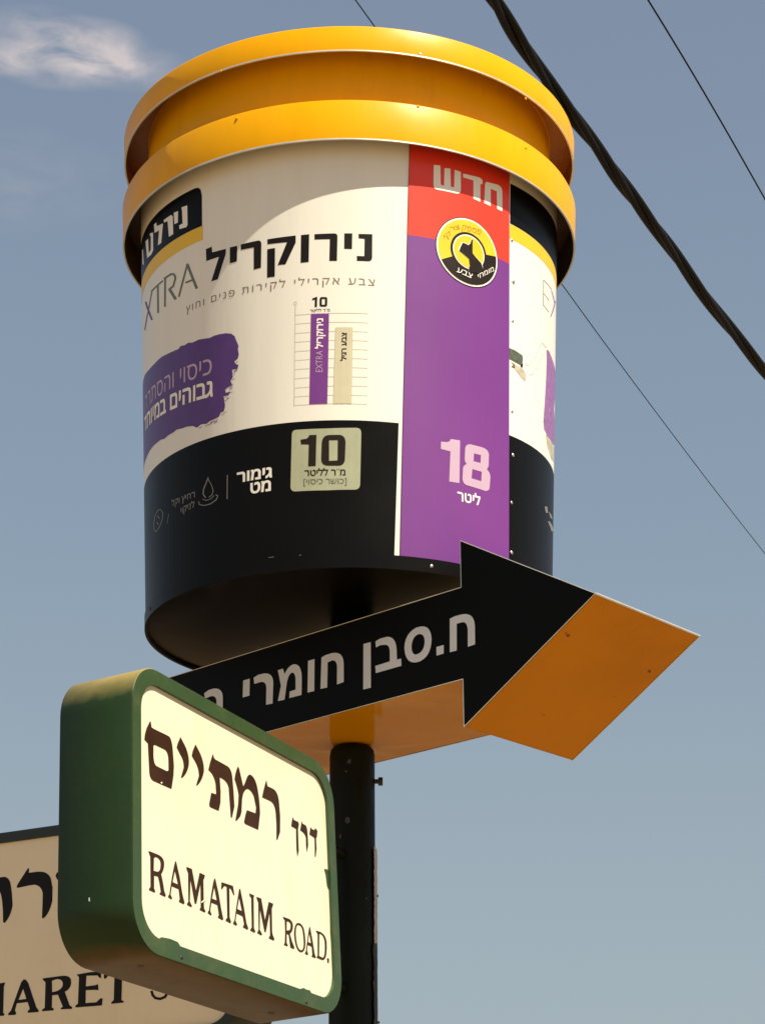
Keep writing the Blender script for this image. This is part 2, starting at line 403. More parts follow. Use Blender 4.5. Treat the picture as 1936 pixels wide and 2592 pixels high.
# ------------------------------------------------------------------ ground (below the frame)
g = mesh_obj('ground', [(-900, -900, 0), (900, -900, 0), (900, 900, 0), (-900, 900, 0)], [(0, 1, 2, 3)], 'ground'); tag(g, kind='structure')
g = mesh_obj('road', [(-900, 9.0, .004), (900, 9.0, .004), (900, 18, .004), (-900, 18, .004)], [(0, 1, 2, 3)], 'asphalt'); tag(g, kind='structure')
def box(name, lo, hi, m, parent=None):
    (a, b, c), (d, e, f) = lo, hi
    v = [(a, b, c), (d, b, c), (d, e, c), (a, e, c), (a, b, f), (d, b, f), (d, e, f), (a, e, f)]
    return mesh_obj(name, v, [(0, 3, 2, 1), (4, 5, 6, 7), (0, 1, 5, 4), (1, 2, 6, 5), (2, 3, 7, 6), (3, 0, 4, 7)], m, parent)
g = box('kerb', (-60, 8.85, 0), (60, 8.998, .13), 'kerb'); tag(g, kind='structure')

# ------------------------------------------------------------------ pole
CX, CY = -0.09276, 5.39402
ZD, ZL, ZBB, ZBT, ZAB, ZAT = [z + 1.6 for z in (1.7206, 1.7529, 2.8797, 2.9963, 3.1482, 3.2234)]
ZARB, ZART = 1.4079 + 1.6, 1.6392 + 1.6
PX, PY, PR = CX + .0085, CY, .0600
pole = thing('sign_pole', 'dark green steel pole carrying the bucket, arrow and street signs', 'pole', (PX, PY, 0))
prof = [(0, ZARB - .001), (PR - .016, ZARB - .001), (PR - .008, ZARB - .005), (PR - .002, ZARB - .013), (PR, ZARB - .026), (PR, 0.02), (PR + .002, 0)]
lathe('shaft', prof[::-1], (PX, PY), 'pole', pole, 48, 30)
lathe('upper_shaft', [(PR, ZART + .001), (PR, ZD + .05)], (PX, PY), 'pole', pole, 48, 30)
lathe('base_flange', [(PR + .001, .04), (.15, .04), (.15, .0)], (PX, PY), 'pole', pole, 48, 30)
def stud(name, x, y, L, r, m, parent, Y=PY, head=True):
    p = at_y(x, y, Y); p0 = Vector((PX + PR - .004, Y, p.z)); p1 = Vector((PX + PR + L, Y, p.z))
    if head: return tube(name, [p0, p1 - Vector((.012, 0, 0)), p1 - Vector((.012, 0, 0)), p1, p1], [r * .55, r * .55, r, r, r * .7], m, parent, 8, 20)
    return tube(name, [p0, p1], r, m, parent, 8, 40)
stud('bolt', 963, 1978, .021, .0115, 'dark_metal', pole)
def shell(name, a0, a1, z0, z1, r, m, jag, seed):
    rnd = random.Random(seed); n = 26; vs, fs = [], []; rows = 40
    for j in range(rows + 1):
        z = z0 + (z1 - z0) * j / rows
        e0 = a0 + (rnd.random() - .5) * jag; e1 = a1 + (rnd.random() - .5) * jag
        for i in range(n + 1):
            a = e0 + (e1 - e0) * i / n
            zz_ = z + ((rnd.random() - .5) * .012 if j in (0, rows) else 0)
            vs.append((PX + (r + rnd.random() * .0012) * cos(a), PY + (r + rnd.random() * .0012) * sin(a), zz_))
    for j in range(rows):
        for i in range(n): b = j * (n + 1) + i; fs.append((b, b + 1, b + n + 2, b + n + 1))
    return mesh_obj(name, vs, fs, m, pole, 50)
z = lambda y: at_y(945, y, PY).z
shell('torn_poster', radians(-28), radians(60), z(2393), z(2150), PR + .0045, 'paper', .04, 3)['label'] = 'strip of pale torn paper stuck on the pole'
shell('dark_wrap', radians(-32), radians(80), z(2900), z(2395), PR + .0045, 'wrap', .12, 5)
stud('hook', 953, 2268, .008, .0035, 'dark_metal', pole, head=False)
stud('hook', 955, 2588, .010, .003, 'dark_metal', pole, head=False)
# paint scars seen on the pole
def scar(x, y, w, h, seed):
    rnd = random.Random(seed); c = at_y(x, y, PY - PR); a0 = atan2(-sqrt(max(0, PR ** 2 - (c.x - PX) ** 2)), c.x - PX)
    pts = []
    for i in range(11):
        t = 2 * pi * i / 11; k = .6 + .5 * rnd.random(); pts.append((a0 + cos(t) * k * w / PR, c.z + sin(t) * k * h))
    vs = [(PX + (PR + .0012) * cos(a), PY + (PR + .0012) * sin(a), zz_) for a, zz_ in pts]
    mesh_obj('paint_scar', vs, [tuple(range(len(vs)))], MT['scar'], pole)
MT['scar'] = mat('worn_primer', (.05, .05, .043), .7, .4, 60)
for i, (x, y, w, h) in enumerate([(879, 2076, .007, .011), (884, 1928, .006, .008), (876, 1952, .003, .004), (927, 2272, .003, .003), (862, 2115, .004, .008), (872, 2500, .006, .007)]): scar(x, y, w, h, i)

# ------------------------------------------------------------------ paint bucket
KC = .04708
cone = Cone(CX, CY, .55, ZD, KC)
RBt, RBb, RAt, RAb = .6625, .6564, .6672, .6627
bucket = thing('bucket_sign', 'giant paint bucket with yellow rim and white, black and purple label on pole top', 'advertising sign', (CX, CY, ZD))
lathe('wall', [(cone.R(ZD), ZD), (cone.R(ZL), ZL), (cone.R(3.6), 3.6), (cone.R(4.1), 4.1), (cone.R(ZBT - .004), ZBT - .004)], (CX, CY), 'white', bucket, 256, 40)
lathe('bottom_band', [(cone.R(ZD) - .004, ZD - .0015), (cone.R(ZD) + .0035, ZD - .0015), (cone.R(ZL) + .0035, ZL + .002), (cone.R(ZL), ZL + .002)], (CX, CY), 'black', bucket, 256, 30)
lathe('bottom_plate', [(cone.R(ZD) - .0045, ZD - .0012), (cone.R(ZD) - .0052, ZD + .006), (.002, ZD + .0062)], (CX, CY), 'base_black', bucket, 192, 30)
lathe('neck', [(.594, ZBT + .002), (.594, ZAT - .004)], (CX, CY), 'yellow', bucket, 256, 40)
t_ = .003
def hoop(name, rb, rt, zb, zt):
    lathe(name, [(rb, zb), (rt, zt - .006), (rt - .002, zt - .0015), (rt - .006, zt), (.585, zt), (.585, zt - t_), (rt - t_ - .002, zt - t_), (rb - t_, zb)], (CX, CY), 'yellow', bucket, 256, 32)
    e = lathe(name.split('_')[0] + '_edge', [(rb + .0008, zb - .0025), (rb + .0008, zb + .0012), (rb - t_ - .0008, zb + .0012), (rb - t_ - .0008, zb - .0025)], (CX, CY), 'edge', bucket, 256, 30, closed=True)
hoop('rim_hoop', RBb, RBt, ZBB, ZBT)
hoop('rim_hoop', RAb, RAt, ZAB, ZAT)
lathe('lid', [(RAt - .007, ZAT + .001), (.3, ZAT + .004), (.001, ZAT + .005)], (CX, CY), 'yellow', bucket, 128, 40)
# overlapping joint plates of the hoops and the neck
def patch(name, r0f, r1f, z0, z1, a0, a1, m, th=.0003):
    vs, fs = [], []; n = 14
    for i in range(n + 1):
        a = a0 + (a1 - a0) * i / n
        for (rr, zz_) in ((r0f, z0), (r0f + th, z0), (r1f + th, z1), (r1f, z1)): vs.append((CX + rr * cos(a), CY + rr * sin(a), zz_))
    for i in range(n):
        for q in range(4): fs.append((i * 4 + q, (i + 1) * 4 + q, (i + 1) * 4 + (q + 1) % 4, i * 4 + (q + 1) % 4))
    fs += [(0, 1, 2, 3), tuple(n * 4 + q for q in (3, 2, 1, 0))]
    return mesh_obj(name, vs, fs, m, bucket, 30)
ja, jb = radians(-85.5), radians(-75.0)
patch('joint_plate', .5945, .5945, ZBT + .003, ZAB + .02, ja, jb, 'yellow')
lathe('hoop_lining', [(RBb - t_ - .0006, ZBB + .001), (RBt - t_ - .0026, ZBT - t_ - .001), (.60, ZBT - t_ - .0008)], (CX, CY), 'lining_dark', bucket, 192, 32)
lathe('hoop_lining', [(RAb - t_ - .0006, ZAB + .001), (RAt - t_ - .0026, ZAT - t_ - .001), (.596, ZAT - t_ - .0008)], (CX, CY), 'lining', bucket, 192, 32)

def rivet(surf, x, y, r, m, parent, off=.0, name='rivet'):
    s, z_ = surf.inv(x, y); c = surf.pt(s, z_, off); n = (surf.pt(s, z_, off + .01) - c).normalized()
    a = n.cross(Vector((0, 0, 1))).normalized(); b = n.cross(a); vs, fs = [], []
    for j, (rr, h) in enumerate(((1, 0), (.85, .2), (.45, .36), (0, .4))):
        if rr == 0: vs.append(c + n * h * r); break
        for k in range(10): t = 2 * pi * k / 10; vs.append(c + r * rr * (cos(t) * a + sin(t) * b) + n * h * r)
    for j in range(2):
        for k in range(10): k2 = (k + 1) % 10; fs.append((j * 10 + k, j * 10 + k2, (j + 1) * 10 + k2, (j + 1) * 10 + k))
    for k in range(10): fs.append((20 + k, 20 + (k + 1) % 10, 30))
    return mesh_obj(name, vs, fs, m, parent, 180)

# ---- printed label, left panel
Z1 = Win(510, 570, 7.1826); Z2 = Win(730, 570, 7.1826); Z3 = Win(350, 450, 5.395); Z4 = Win(460, 690, 3.304); Z5 = Win(350, 830, 5.507)
Z6 = Win(735, 740, 7.373); Z7 = Win(720, 1070, 7.867); Z8 = Win(370, 1160, 4.859)
Y1 = Win(1080, 390, 6.319); Y2 = Win(1090, 1090, 9.718); Y3 = Win(1270, 430, 5.53); Y4 = Win(1270, 830, 6.32); P1 = Win(0, 0, 1)
RS = Cone.RS
def line_z(a, b):
    (s0, z0), (s1, z1) = cone.inv(*a), cone.inv(*b)
    return lambda s: z0 + (z1 - z0) * (s - s0) / (s1 - s0)
def srange(a, b, n=14): return [a + (b - a) * i / n for i in range(n + 1)]
S = lambda x, y: cone.inv(x, y)[0]
def band(name, s0, s1, zb, zt, m, off, parent=bucket):
    L = [(s, zb(s)) for s in srange(s0, s1)] + [(s, zt(s)) for s in srange(s1, s0)]
    return fill(name, cone, [[L]], m, parent, off)
LAY = .0005
sR_top, sR_bot = cone.inv(1009, 1070), cone.inv(998, 1412)
SL = radians(-215) * RS
blk = line_z((731, 1070), (1007, 1071))
low = lambda s: ZL + .003
# black foot of the label (left sheet), slanted right end
L = [(s, low(s)) for s in srange(SL, sR_bot[0])] + [(s, blk(s)) for s in srange(sR_top[0], SL)]
fill('label_foot', cone, [[L]], 'black', bucket, LAY)
# brand box with yellow underline
s_e = S(512, 530)
top = line_z((500, 474), (424, 518)); bt = line_z((511, 572), (424, 620)); yb = line_z((513, 607), (424, 657))
c0 = S(496, 472)
Lb = [(s, bt(s)) for s in srange(SL, s_e)] + [(s_e, top(s_e) - .03), (s_e - .004, top(s_e) - .012), (s_e - .012, top(s_e) - .003)] + [(s, top(s)) for s in srange(s_e - .025, SL)]
fill('brand_box', cone, [[Lb]], 'black', bucket, LAY)
band('brand_underline', SL, s_e + .002, yb, lambda s: bt(s) - .0005, 'yellow_print', LAY)
letters(cone, [(Z3, [(597, 405), (675, 378), (680, 640), (665, 675), (570, 703), (566, 652), (612, 625), (605, 455)]),
    (Z3, [(492, 480), (550, 455), (548, 612), (500, 635)]),
    (Z3, [(355, 580), (380, 560), (455, 510), (478, 525), (485, 770), (425, 808), (408, 592), (360, 612)]),
    (Z3, [(222, 640), (255, 612), (262, 662), (345, 625), (322, 890), (275, 925), (292, 718), (232, 755)]),
    (Z3, [(107, 870), (143, 835), (150, 1028), (180, 985), (180, 795), (165, 795), (170, 760), (210, 748), (212, 990), (185, 1050), (130, 1100)]),
    (Z3, [(62, 985), (74, 978), (84, 1190), (68, 1180)])], 'white_print', bucket, 2 * LAY)
# headline
letters(cone, [(Z1, [(85, 438), (190, 390), (200, 497), (450, 430), (442, 535), (300, 985), (182, 1025), (322, 577), (92, 655)]),
    (Z1, [(520, 405), (655, 375), (648, 660), (520, 695)]),
    (Z1, [(718, 352), (1030, 280), (1088, 275, 1), (1092, 340), (1085, 775), (955, 808), (955, 405), (722, 450)]),
    (Z1, [(1200, 258), (1715, 188), (1714, 320), (1530, 712), (1388, 727), (1557, 310), (1205, 348)]),
    (Z1, [(1200, 438), (1340, 415), (1335, 935), (1197, 955)]),
    (Z2, [(232, 180), (380, 165), (370, 670), (225, 685)]),
    (Z2, [(475, 165), (830, 150), (895, 150, 1), (893, 215), (883, 650), (745, 650), (755, 255), (478, 262)]),
    (Z2, [(1018, 150), (1162, 150), (1155, 435), (1015, 430)]),
    (Z2, [(1275, 160), (1525, 165), (1522, 590), (1518, 655, 1), (1455, 657), (1245, 650), (1245, 560), (1380, 565), (1385, 250), (1278, 240)])], 'ink', bucket, LAY, 'headline')
# EXTRA in thin strokes, letter by letter
for strokes in ([([(560, 1620), (675, 1185)], 24), ([(675, 1185), (800, 1505)], 36), ([(655, 1432), (752, 1393)], 24)],
                [([(368, 1755), (372, 1375)], 24), ([(360, 1378), (450, 1318), (490, 1318), (508, 1350), (508, 1390), (482, 1480), (432, 1522)], 26), ([(432, 1522), (510, 1652)], 38)],
                [([(185, 1555), (340, 1410)], 20), ([(272, 1475), (275, 1840)], 24)]):
    gs = []
    for pts, w in strokes: gs += Z3.stroke(cone, pts, w)
    fill('letter', cone, gs, 'grey_green', bucket, LAY)
gs = Z3.stroke(cone, [(108, 1700), (190, 1935)], 24) + Z3.stroke(cone, [(190, 1560), (150, 1780), (95, 2080)], 14)
fill('letter', cone, gs, 'blob', bucket, LAY)
# subtitle
place_text(cone, HEB('צבע אקרילי לקירות פנים וחוץ'), Z4, (40, 338), (1614, 112), (40, 285), 'grey_ink', bucket, LAY, 0.0, sp=1.28)
# violet brush stroke with two lines
Lx = [(95, 660), (150, 590), (230, 500), (330, 405), (440, 350), (570, 292), (590, 255), (655, 240), (700, 208), (760, 205), (850, 163), (1000, 140), (1060, 110), (1130, 90), (1220, 75), (1300, 82), (1345, 115),
      (1370, 180), (1400, 250), (1392, 300), (1405, 370), (1390, 430), (1340, 465), (1360, 500), (1400, 520), (1385, 575), (1310, 582), (1318, 640), (1318, 700), (1288, 735), (1312, 800), (1250, 830), (1212, 862), (1225, 905), (1290, 890),
      (1260, 940), (1190, 955), (1205, 1010), (1212, 1100), (1195, 1165), (1150, 1180), (1128, 1240), (1050, 1280), (1000, 1300), (955, 1338), (880, 1345), (820, 1392), (765, 1368), (680, 1378), (620, 1400), (535, 1420),
      (500, 1455), (420, 1500), (370, 1545), (320, 1560), (220, 1640), (160, 1720), (115, 1820)]
L = [cone.inv(*Z5.px(*p)) for p in Lx]; L.append((SL * .92, L[-1][1])); L.append((SL * .92, L[0][1]))
fill('brush_stroke', cone, [[L]], 'blob', bucket, LAY)
rnd = random.Random(11); gs = []
for (x, y) in [(1365, 600), (1330, 720), (1300, 850), (1255, 985), (1240, 1000), (1300, 820), (1215, 1180), (1185, 1210), (1100, 1290), (1085, 1320), (1010, 1340), (960, 1360), (1045, 1310), (870, 1390), (1380, 480), (1350, 620), (1290, 905)]:
    a = rnd.uniform(-.9, -.3); l = rnd.uniform(14, 34); gs += Z5.stroke(cone, [(x - l * cos(a), y - l * sin(a)), (x + l * cos(a), y + l * sin(a))], rnd.uniform(5, 11))
fill('bristle_marks', cone, gs, 'blob_soft', bucket, 2.2 * LAY)['kind'] = 'stuff'
place_text(cone, HEB('כיסוי והסתרה'), Z5, (485, 835), (1030, 640), (485, 622), 'pink_print', bucket, 2 * LAY, .002, skip=HEB('כיסוי ו'))
place_text(cone, HEB('גבוהים במיוחד'), Z5, (450, 1145), (1045, 948), (450, 935), 'white_print', bucket, 2 * LAY, .022, skip=HEB('גבוהים'))
# bar chart
ly = [425, 590, 765, 930, 1105, 1270, 1440, 1610, 1785, 1950, 2110]; ry = [400, 570, 740, 910, 1075, 1245, 1415, 1585, 1755, 1930, 2090]
gs = []
for a, b in zip(ly, ry): gs += Z6.stroke(cone, [(95 - (a - 400) * .012, a), (1455 - (b - 400) * .012, b)], 9)
gs += Z6.stroke(cone, [(95, 235), (75, 2112)], 12)
gs += Z6.stroke(cone, [(95 + 28 * cos(t * pi / 4), 202 + 30 * sin(t * pi / 4)) for t in range(9)], 10)
fill('chart_lines', cone, gs, 'light_line', bucket, LAY)
letters(cone, [(Z6, [(388, 405), (722, 400), (705, 1400), (690, 2080), (358, 2090), (375, 1200)])], 'purple', bucket, 1.7 * LAY, 'chart_bar')
letters(cone, [(Z6, [(845, 655), (1165, 655), (1155, 1500), (1145, 2080), (805, 2080), (820, 1400)])], 'bar_beige', bucket, 1.7 * LAY, 'chart_bar')
letters(cone, [(Z6, [(410, 115), (465, 95), (480, 85), (503, 85), (497, 275), (455, 275), (460, 138), (412, 147)]),
    (Z6, [(548, 130), (550, 88, 1), (590, 88), (650, 88), (692, 88, 1), (690, 130), (688, 230), (686, 268, 1), (648, 268), (588, 268), (545, 268, 1), (546, 230)], [(588, 125), (648, 125), (645, 232), (588, 232)])], 'ink', bucket, LAY)
place_text(cone, HEB('מ"ר לליטר'), Z6, (370, 372), (738, 360), (370, 322), 'brown_print', bucket, LAY, .01)
place_text(cone, HEB('נירוקריל'), Z6, (605, 1055), (610, 490), (490, 1055), 'white_print', bucket, 2.6 * LAY, .03)
place_text(cone, 'EXTRA', Z6, (600, 1492), (603, 1095), (478, 1492), 'pink_print', bucket, 2.6 * LAY, -.008, ref='E')
place_text(cone, HEB('צבע רגיל'), Z6, (1045, 1280), (1050, 755), (955, 1280), 'ink', bucket, 2.6 * LAY, .022)
# coverage box
letters(cone, [(Z7, [(150, 250), (150, 148, 1), (240, 145), (840, 118), (1430, 105), (1525, 105, 1), (1528, 210), (1505, 1230), (1500, 1330, 1), (1400, 1335), (840, 1348), (220, 1370), (122, 1372, 1), (125, 1270)])], 'cream_print', bucket, 2 * LAY, 'coverage_box')
letters(cone, [(Z7, [(325, 340), (440, 325), (480, 290), (500, 250), (640, 245), (625, 865), (478, 870), (490, 435), (335, 430)]),
    (Z7, [(745, 420), (748, 250, 1), (900, 248), (1080, 245), (1216, 245, 1), (1218, 400), (1205, 720), (1202, 858, 1), (1070, 858), (880, 858), (732, 858, 1), (735, 720)], [(890, 350), (1065, 350), (1060, 755), (890, 765)])], 'brown_print', bucket, 3 * LAY)
place_text(cone, HEB('מ"ר לליטר'), Z7, (405, 1065), (1215, 1050), (405, 950), 'brown_print', bucket, 3 * LAY, .018)
place_text(cone, '[' + HEB('כושר כיסוי') + ']', Z7, (385, 1235), (1238, 1218), (385, 1135), 'grey_green', bucket, 3 * LAY, .004)
# finish notes on the black foot
place_text(cone, HEB('גימור'), Z8, (1120, 302), (1552, 230), (1120, 180), 'white_print', bucket, 2 * LAY, .03)
place_text(cone, HEB('מט'), Z8, (1285, 435), (1537, 395), (1285, 308), 'white_print', bucket, 2 * LAY, .03)
gs = Z8.stroke(cone, [(1003, 210), (1000, 500)], 11)
for pts, w in [([(768, 240), (745, 300), (712, 380), (706, 440), (735, 482)], 15), ([(768, 258), (808, 330), (830, 400), (815, 450), (780, 480)], 10), ([(652, 535), (660, 570), (720, 583), (800, 560), (868, 510), (886, 465), (862, 450)], 11), ([(700, 505), (742, 520), (800, 500), (840, 460)], 8)]:
    gs += Z8.stroke(cone, pts, w)
gs += Z8.stroke(cone, [(185, 630), (215, 680), (205, 760), (170, 850), (130, 905), (105, 880), (102, 800), (120, 700), (155, 640), (185, 630)], 7) + Z8.stroke(cone, [(150, 710), (170, 740)], 9) + Z8.stroke(cone, [(142, 790), (156, 812)], 9) + Z8.stroke(cone, [(285, 690), (265, 800)], 5)
fill('finish_symbols', cone, gs, 'dim_print', bucket, 2 * LAY)['kind'] = 'stuff'
place_text(cone, HEB('רחיץ וקל'), Z8, (320, 595), (605, 478), (320, 528), 'dim_print', bucket, 2 * LAY, .008)
place_text(cone, HEB('לניקוי'), Z8, (430, 685), (600, 600), (430, 615), 'dim_print', bucket, 2 * LAY, .008)

# ---- raised centre stripe (red above purple)
zt_ = ZBB + .06
def edge_line(a, b):
    (s0, z0), (s1, z1) = cone.inv(*a), cone.inv(*b)
    return lambda zz_: s0 + (s1 - s0) * (zz_ - z0) / (z1 - z0)
eL, eR = edge_line((1034, 468), (1012, 1412)), edge_line((1287.5, 560), (1286, 1405))
zb_ = lambda s: cone.inv(1012, 1413)[1] + (cone.inv(1165, 1436.5)[1] - cone.inv(1012, 1413)[1]) * (s - S(1012, 1413)) / (S(1165, 1436.5) - S(1012, 1413))
red = line_z((1033, 595), (1287, 668))
zmid = cone.inv(1033, 595)[1]
def stripe(g0, zlo, zhi):
    s0, s1 = eL(zlo(0) if callable(zlo) else zlo) - g0, 0
    return None
def strip_poly(lo, hi, g0=0.0):
    sl0, sr0 = eL(lo(eL(3.4))) - g0, eR(lo(eR(3.4))) + g0
    sl1, sr1 = eL(hi(eL(4.3))) - g0, eR(hi(eR(4.3))) + g0
    return [(s, lo(s)) for s in srange(sl0, sr0, 8)] + [(s, hi(s)) for s in srange(sr1, sl1, 8)]
fill('stripe_edge_shadow', cone, [[strip_poly(lambda s: zb_(s) - .0008, lambda s: zt_, .0011)]], 'dark_metal', bucket, .0012)  # dark sheet showing past the stripe: its edge and shadow line, put in as colour
fill('purple_stripe', cone, [[strip_poly(zb_, red)]], 'purple', bucket, .0022)
fill('red_stripe', cone, [[strip_poly(red, lambda s: zt_)]], 'red', bucket, .0022)
O3 = .0022
letters(cone, [(Y1, [(105, 180), (210, 190), (215, 498), (268, 512), (275, 230), (370, 240), (375, 527), (428, 540), (435, 257), (535, 292), (535, 590), (528, 645, 1), (470, 640), (150, 575), (100, 560, 1), (100, 470)]),
    (Y1, [(570, 320), (780, 368), (875, 385, 1), (880, 440), (878, 485), (845, 490), (845, 770), (735, 720), (735, 428), (572, 380)]),
    (Y1, [(935, 450), (1100, 490), (1195, 510, 1), (1195, 620), (1195, 920), (1112, 882), (1105, 600), (1010, 560), (1010, 838), (905, 790), (922, 480)])], 'white_print', bucket, O3 + LAY)
# badge: a round emblem
bc = Vector(cone.inv(*Y1.px(662, 1577))); br = .5 * (S(*Y1.px(1145, 1740)) - S(*Y1.px(158, 1400)))
def circ(r, n=56, a0=0, a1=360, cz=0.0): return [(bc.x + br * r * cos(radians(a0 + (a1 - a0) * i / n)), bc.y + br * (r * sin(radians(a0 + (a1 - a0) * i / n)) + cz)) for i in range(n)] 
def sect(r0, r1, a0, a1, n=40): return [(bc.x + br * r1 * cos(radians(a0 + (a1 - a0) * i / n)), bc.y + br * r1 * sin(radians(a0 + (a1 - a0) * i / n))) for i in range(n + 1)] + [(bc.x + br * r0 * cos(radians(a1 + (a0 - a1) * i / n)), bc.y + br * r0 * sin(radians(a1 + (a0 - a1) * i / n))) for i in range(n + 1)]
b0 = O3 + LAY
badge = fill('badge', cone, [[circ(1.0)]], 'brown_print', bucket, b0)
fill('badge_ring', cone, [[circ(.975)]], 'white_print', badge, b0 + .0005)
fill('badge_field', cone, [[circ(.925)]], 'badge_yellow', badge, b0 + .0010)
fill('badge_sector', cone, [[sect(.50, .925, 207, 370)], [sect(.50, .57, 8, 208)]], 'brown_print', badge, b0 + .0015)
fill('badge_centre_ring', cone, [[circ(.50)]], 'white_print', badge, b0 + .0015)
fill('badge_centre', cone, [[circ(.465)]], 'badge_yellow', badge, b0 + .0020)
sil = [(555, 1430), (600, 1445), (645, 1470), (678, 1440), (692, 1390), (718, 1368), (712, 1450), (712, 1595), (760, 1660), (850, 1760), (880, 1860), (820, 1920), (640, 1900), (668, 1790), (655, 1690), (600, 1640), (500, 1560), (520, 1500)]
k_ = [((x - 690) * 1.09 + 690, (y - 1620) * 1.06 + 1618) if y < 1770 else (x, y - 8) for x, y in sil]
fill('badge_outline', cone, [[Y1.loop(cone, k_)]], 'white_print', badge, b0 + .0025)
fill('badge_head', cone, [[Y1.loop(cone, sil)]], 'brown_print', badge, b0 + .0030)
place_text(cone, HEB('צבע'), Y1, (455, 1895), (690, 2000), (480, 1825), 'white_print', badge, b0 + .0030, .0)
place_text(cone, HEB('מומחי'), Y1, (800, 2010), (1045, 1885), (790, 1940), 'white_print', badge, b0 + .0035, .0)
place_text(cone, HEB('צר'), Y1, (385, 1245), (520, 1205), (355, 1180), 'ochre_print', badge, b0 + .0015, .0)
place_text(cone, HEB('קי'), Y1, (285, 1375), (385, 1300), (255, 1310), 'ochre_print', badge, b0 + .0015, .0)
place_text(cone, HEB('פמפק'), Y1, (550, 1215), (850, 1300), (560, 1140), 'ochre_print', badge, b0 + .0015, .0)
letters(cone, [(Y2, [(240, 280), (385, 292), (450, 272), (480, 215), (700, 250), (706, 272), (690, 1300), (440, 1260), (470, 520), (235, 460)]),
    (Y2, [(832, 440), (850, 335, 1), (960, 345), (1250, 420), (1400, 470, 1), (1412, 600), (1402, 880), (1360, 960), (1445, 1040, 1), (1447, 1160), (1425, 1430), (1385, 1505, 1), (1320, 1490), (870, 1350), (770, 1310, 1), (765, 1180), (778, 925), (800, 850, 1), (872, 830), (815, 780, 1), (820, 690)],
     [(1045, 570), (1215, 610), (1205, 805), (1035, 760)], [(1005, 955), (1235, 1020), (1225, 1255), (985, 1180)])], 'pink_print', bucket, O3 + LAY)
place_text(cone, HEB('ליטר'), Y2, (640, 1722), (1200, 1850), (640, 1505), 'white_print', bucket, O3 + LAY, .02)

# ---- right panel
sE = radians(30) * RS; s0_ = S(1287, 900) - .001
rt_, rb_, ry_ = line_z((1290, 464), (1360, 508)), line_z((1291, 566), (1364, 616)), line_z((1291, 604), (1351, 641))
band('brand_box', s0_, sE, rb_, rt_, 'black', LAY)
band('brand_underline', s0_, sE, ry_, lambda s: rb_(s) - .0015, 'yellow_print', LAY)
rk = line_z((1290.5, 1102), (1379, 1158))
band('label_foot', s0_, sE, low, rk, 'black', LAY)
gs = []
for pts, w in [([(690, 1672), (580, 1540), (577, 1742), (575, 1890), (652, 1990)], 10), ([(577, 1722), (655, 1828)], 9)]: gs += Y3.stroke(cone, pts, w)
fill('letter', cone, gs, 'faint_line', bucket, LAY)
gs = Y3.stroke(cone, [(742, 1840), (682, 2050)], 13) + Y3.stroke(cone, [(690, 1690), (735, 1870)], 9)
fill('letter', cone, gs, 'blob_soft', bucket, LAY)
letters(cone, [(Y4, [(108, 320), (200, 355), (325, 440), (335, 500), (325, 560), (300, 600), (215, 555), (108, 495)])], 'brush_green', bucket, LAY, 'brush_picture')
letters(cone, [(Y4, [(135, 530), (215, 590), (330, 655), (385, 740), (372, 860), (300, 790), (200, 650)])], 'brush_tan', bucket, LAY, 'brush_picture')
letters(cone, [(Y4, [(290, 600), (335, 560), (325, 635), (300, 625)]), (Y4, [(165, 560), (195, 590), (200, 650), (175, 620)])], 'brown_print', bucket, 2 * LAY, 'brush_picture')
gs = Y4.stroke(cone, [(370, 580), (430, 610), (470, 540), (640, 240), (705, 320)], 6) + Y4.stroke(cone, [(430, 760), (490, 740), (670, 400)], 6)
fill('brush_outline', cone, gs, 'faint_line', bucket, LAY)
letters(cone, [(Y4, [(710, 345), (750, 370), (800, 500), (840, 640), (858, 760), (850, 1000), (828, 1300), (840, 1600), (838, 1850), (820, 1880), (730, 1740), (672, 1620), (660, 1500), (682, 1200), (705, 800), (715, 500)])], 'blob_soft', bucket, LAY, 'brush_stroke')
letters(cone, [(Y4, [(700, 1700), (760, 1790), (830, 1920), (845, 2160), (790, 2100), (725, 1900)])], 'brush_tan', bucket, LAY, 'paint_drip')
R6 = Win(960, 980, 3.177)
letters(cone, [(R6, [(1325, 960), (1345, 960), (1352, 1012), (1335, 1010)]), (R6, [(1358, 1000), (1380, 1030), (1388, 1065), (1370, 1050)]), (R6, [(1350, 1080), (1365, 1080), (1395, 1155), (1380, 1160)])], 'dim_print', bucket, 2 * LAY)
for (x, y, r_) in [(1295, 608, .0045), (1298.6, 713, .006), (1297, 812, .0045), (1296.5, 926, .0045), (1295.5, 1041, .0045), (1297.6, 1152, .0052), (1294, 1272.7, .0045), (1294, 1399, .0052)]:
    rivet(cone, x, y, r_, 'rivet', bucket, .001)
for (x, y) in [(1091, 1434)]: rivet(cone, x, y, .0050, 'rivet', bucket, .0035)
rivet(cone, 384, 1541, .006, 'dark_metal', bucket, .0035)
# lower edge of the label: small highlights painted as pale dashes
fleck = []
for (x0, x1, y0, y1) in [(681, 694, 1412, 1410), (758, 763, 1406, 1405.5)]:
    fleck += P1.stroke(cone, [(x0, y0), (x1, y1)], 1.1)
fill('label_glints', cone, fleck, 'dim_print', bucket, 3.4 * LAY)['kind'] = 'stuff'
fleck = P1.stroke(cone, [(1118, 1428), (1133, 1430)], 2.4)
fill('label_glints', cone, fleck, 'white_print', bucket, O3 + LAY)
for (x, y), r_, z_ in (((1064, 137), RAb, ZAB), ((1058, 269), RBt, ZBT), ((560, 180), RAb, ZAB), ((1330, 250), RAb, ZAB), ((600, 300), RBt, ZBT), ((1330, 374), RBt, ZBT)):
    rivet(Cone(CX, CY, r_, z_, .04), x, y, .0042, 'edge' if x == 1064 else 'yellow', bucket, .0004)  # studs placed for the rim's glints; the pale one is a painted highlight

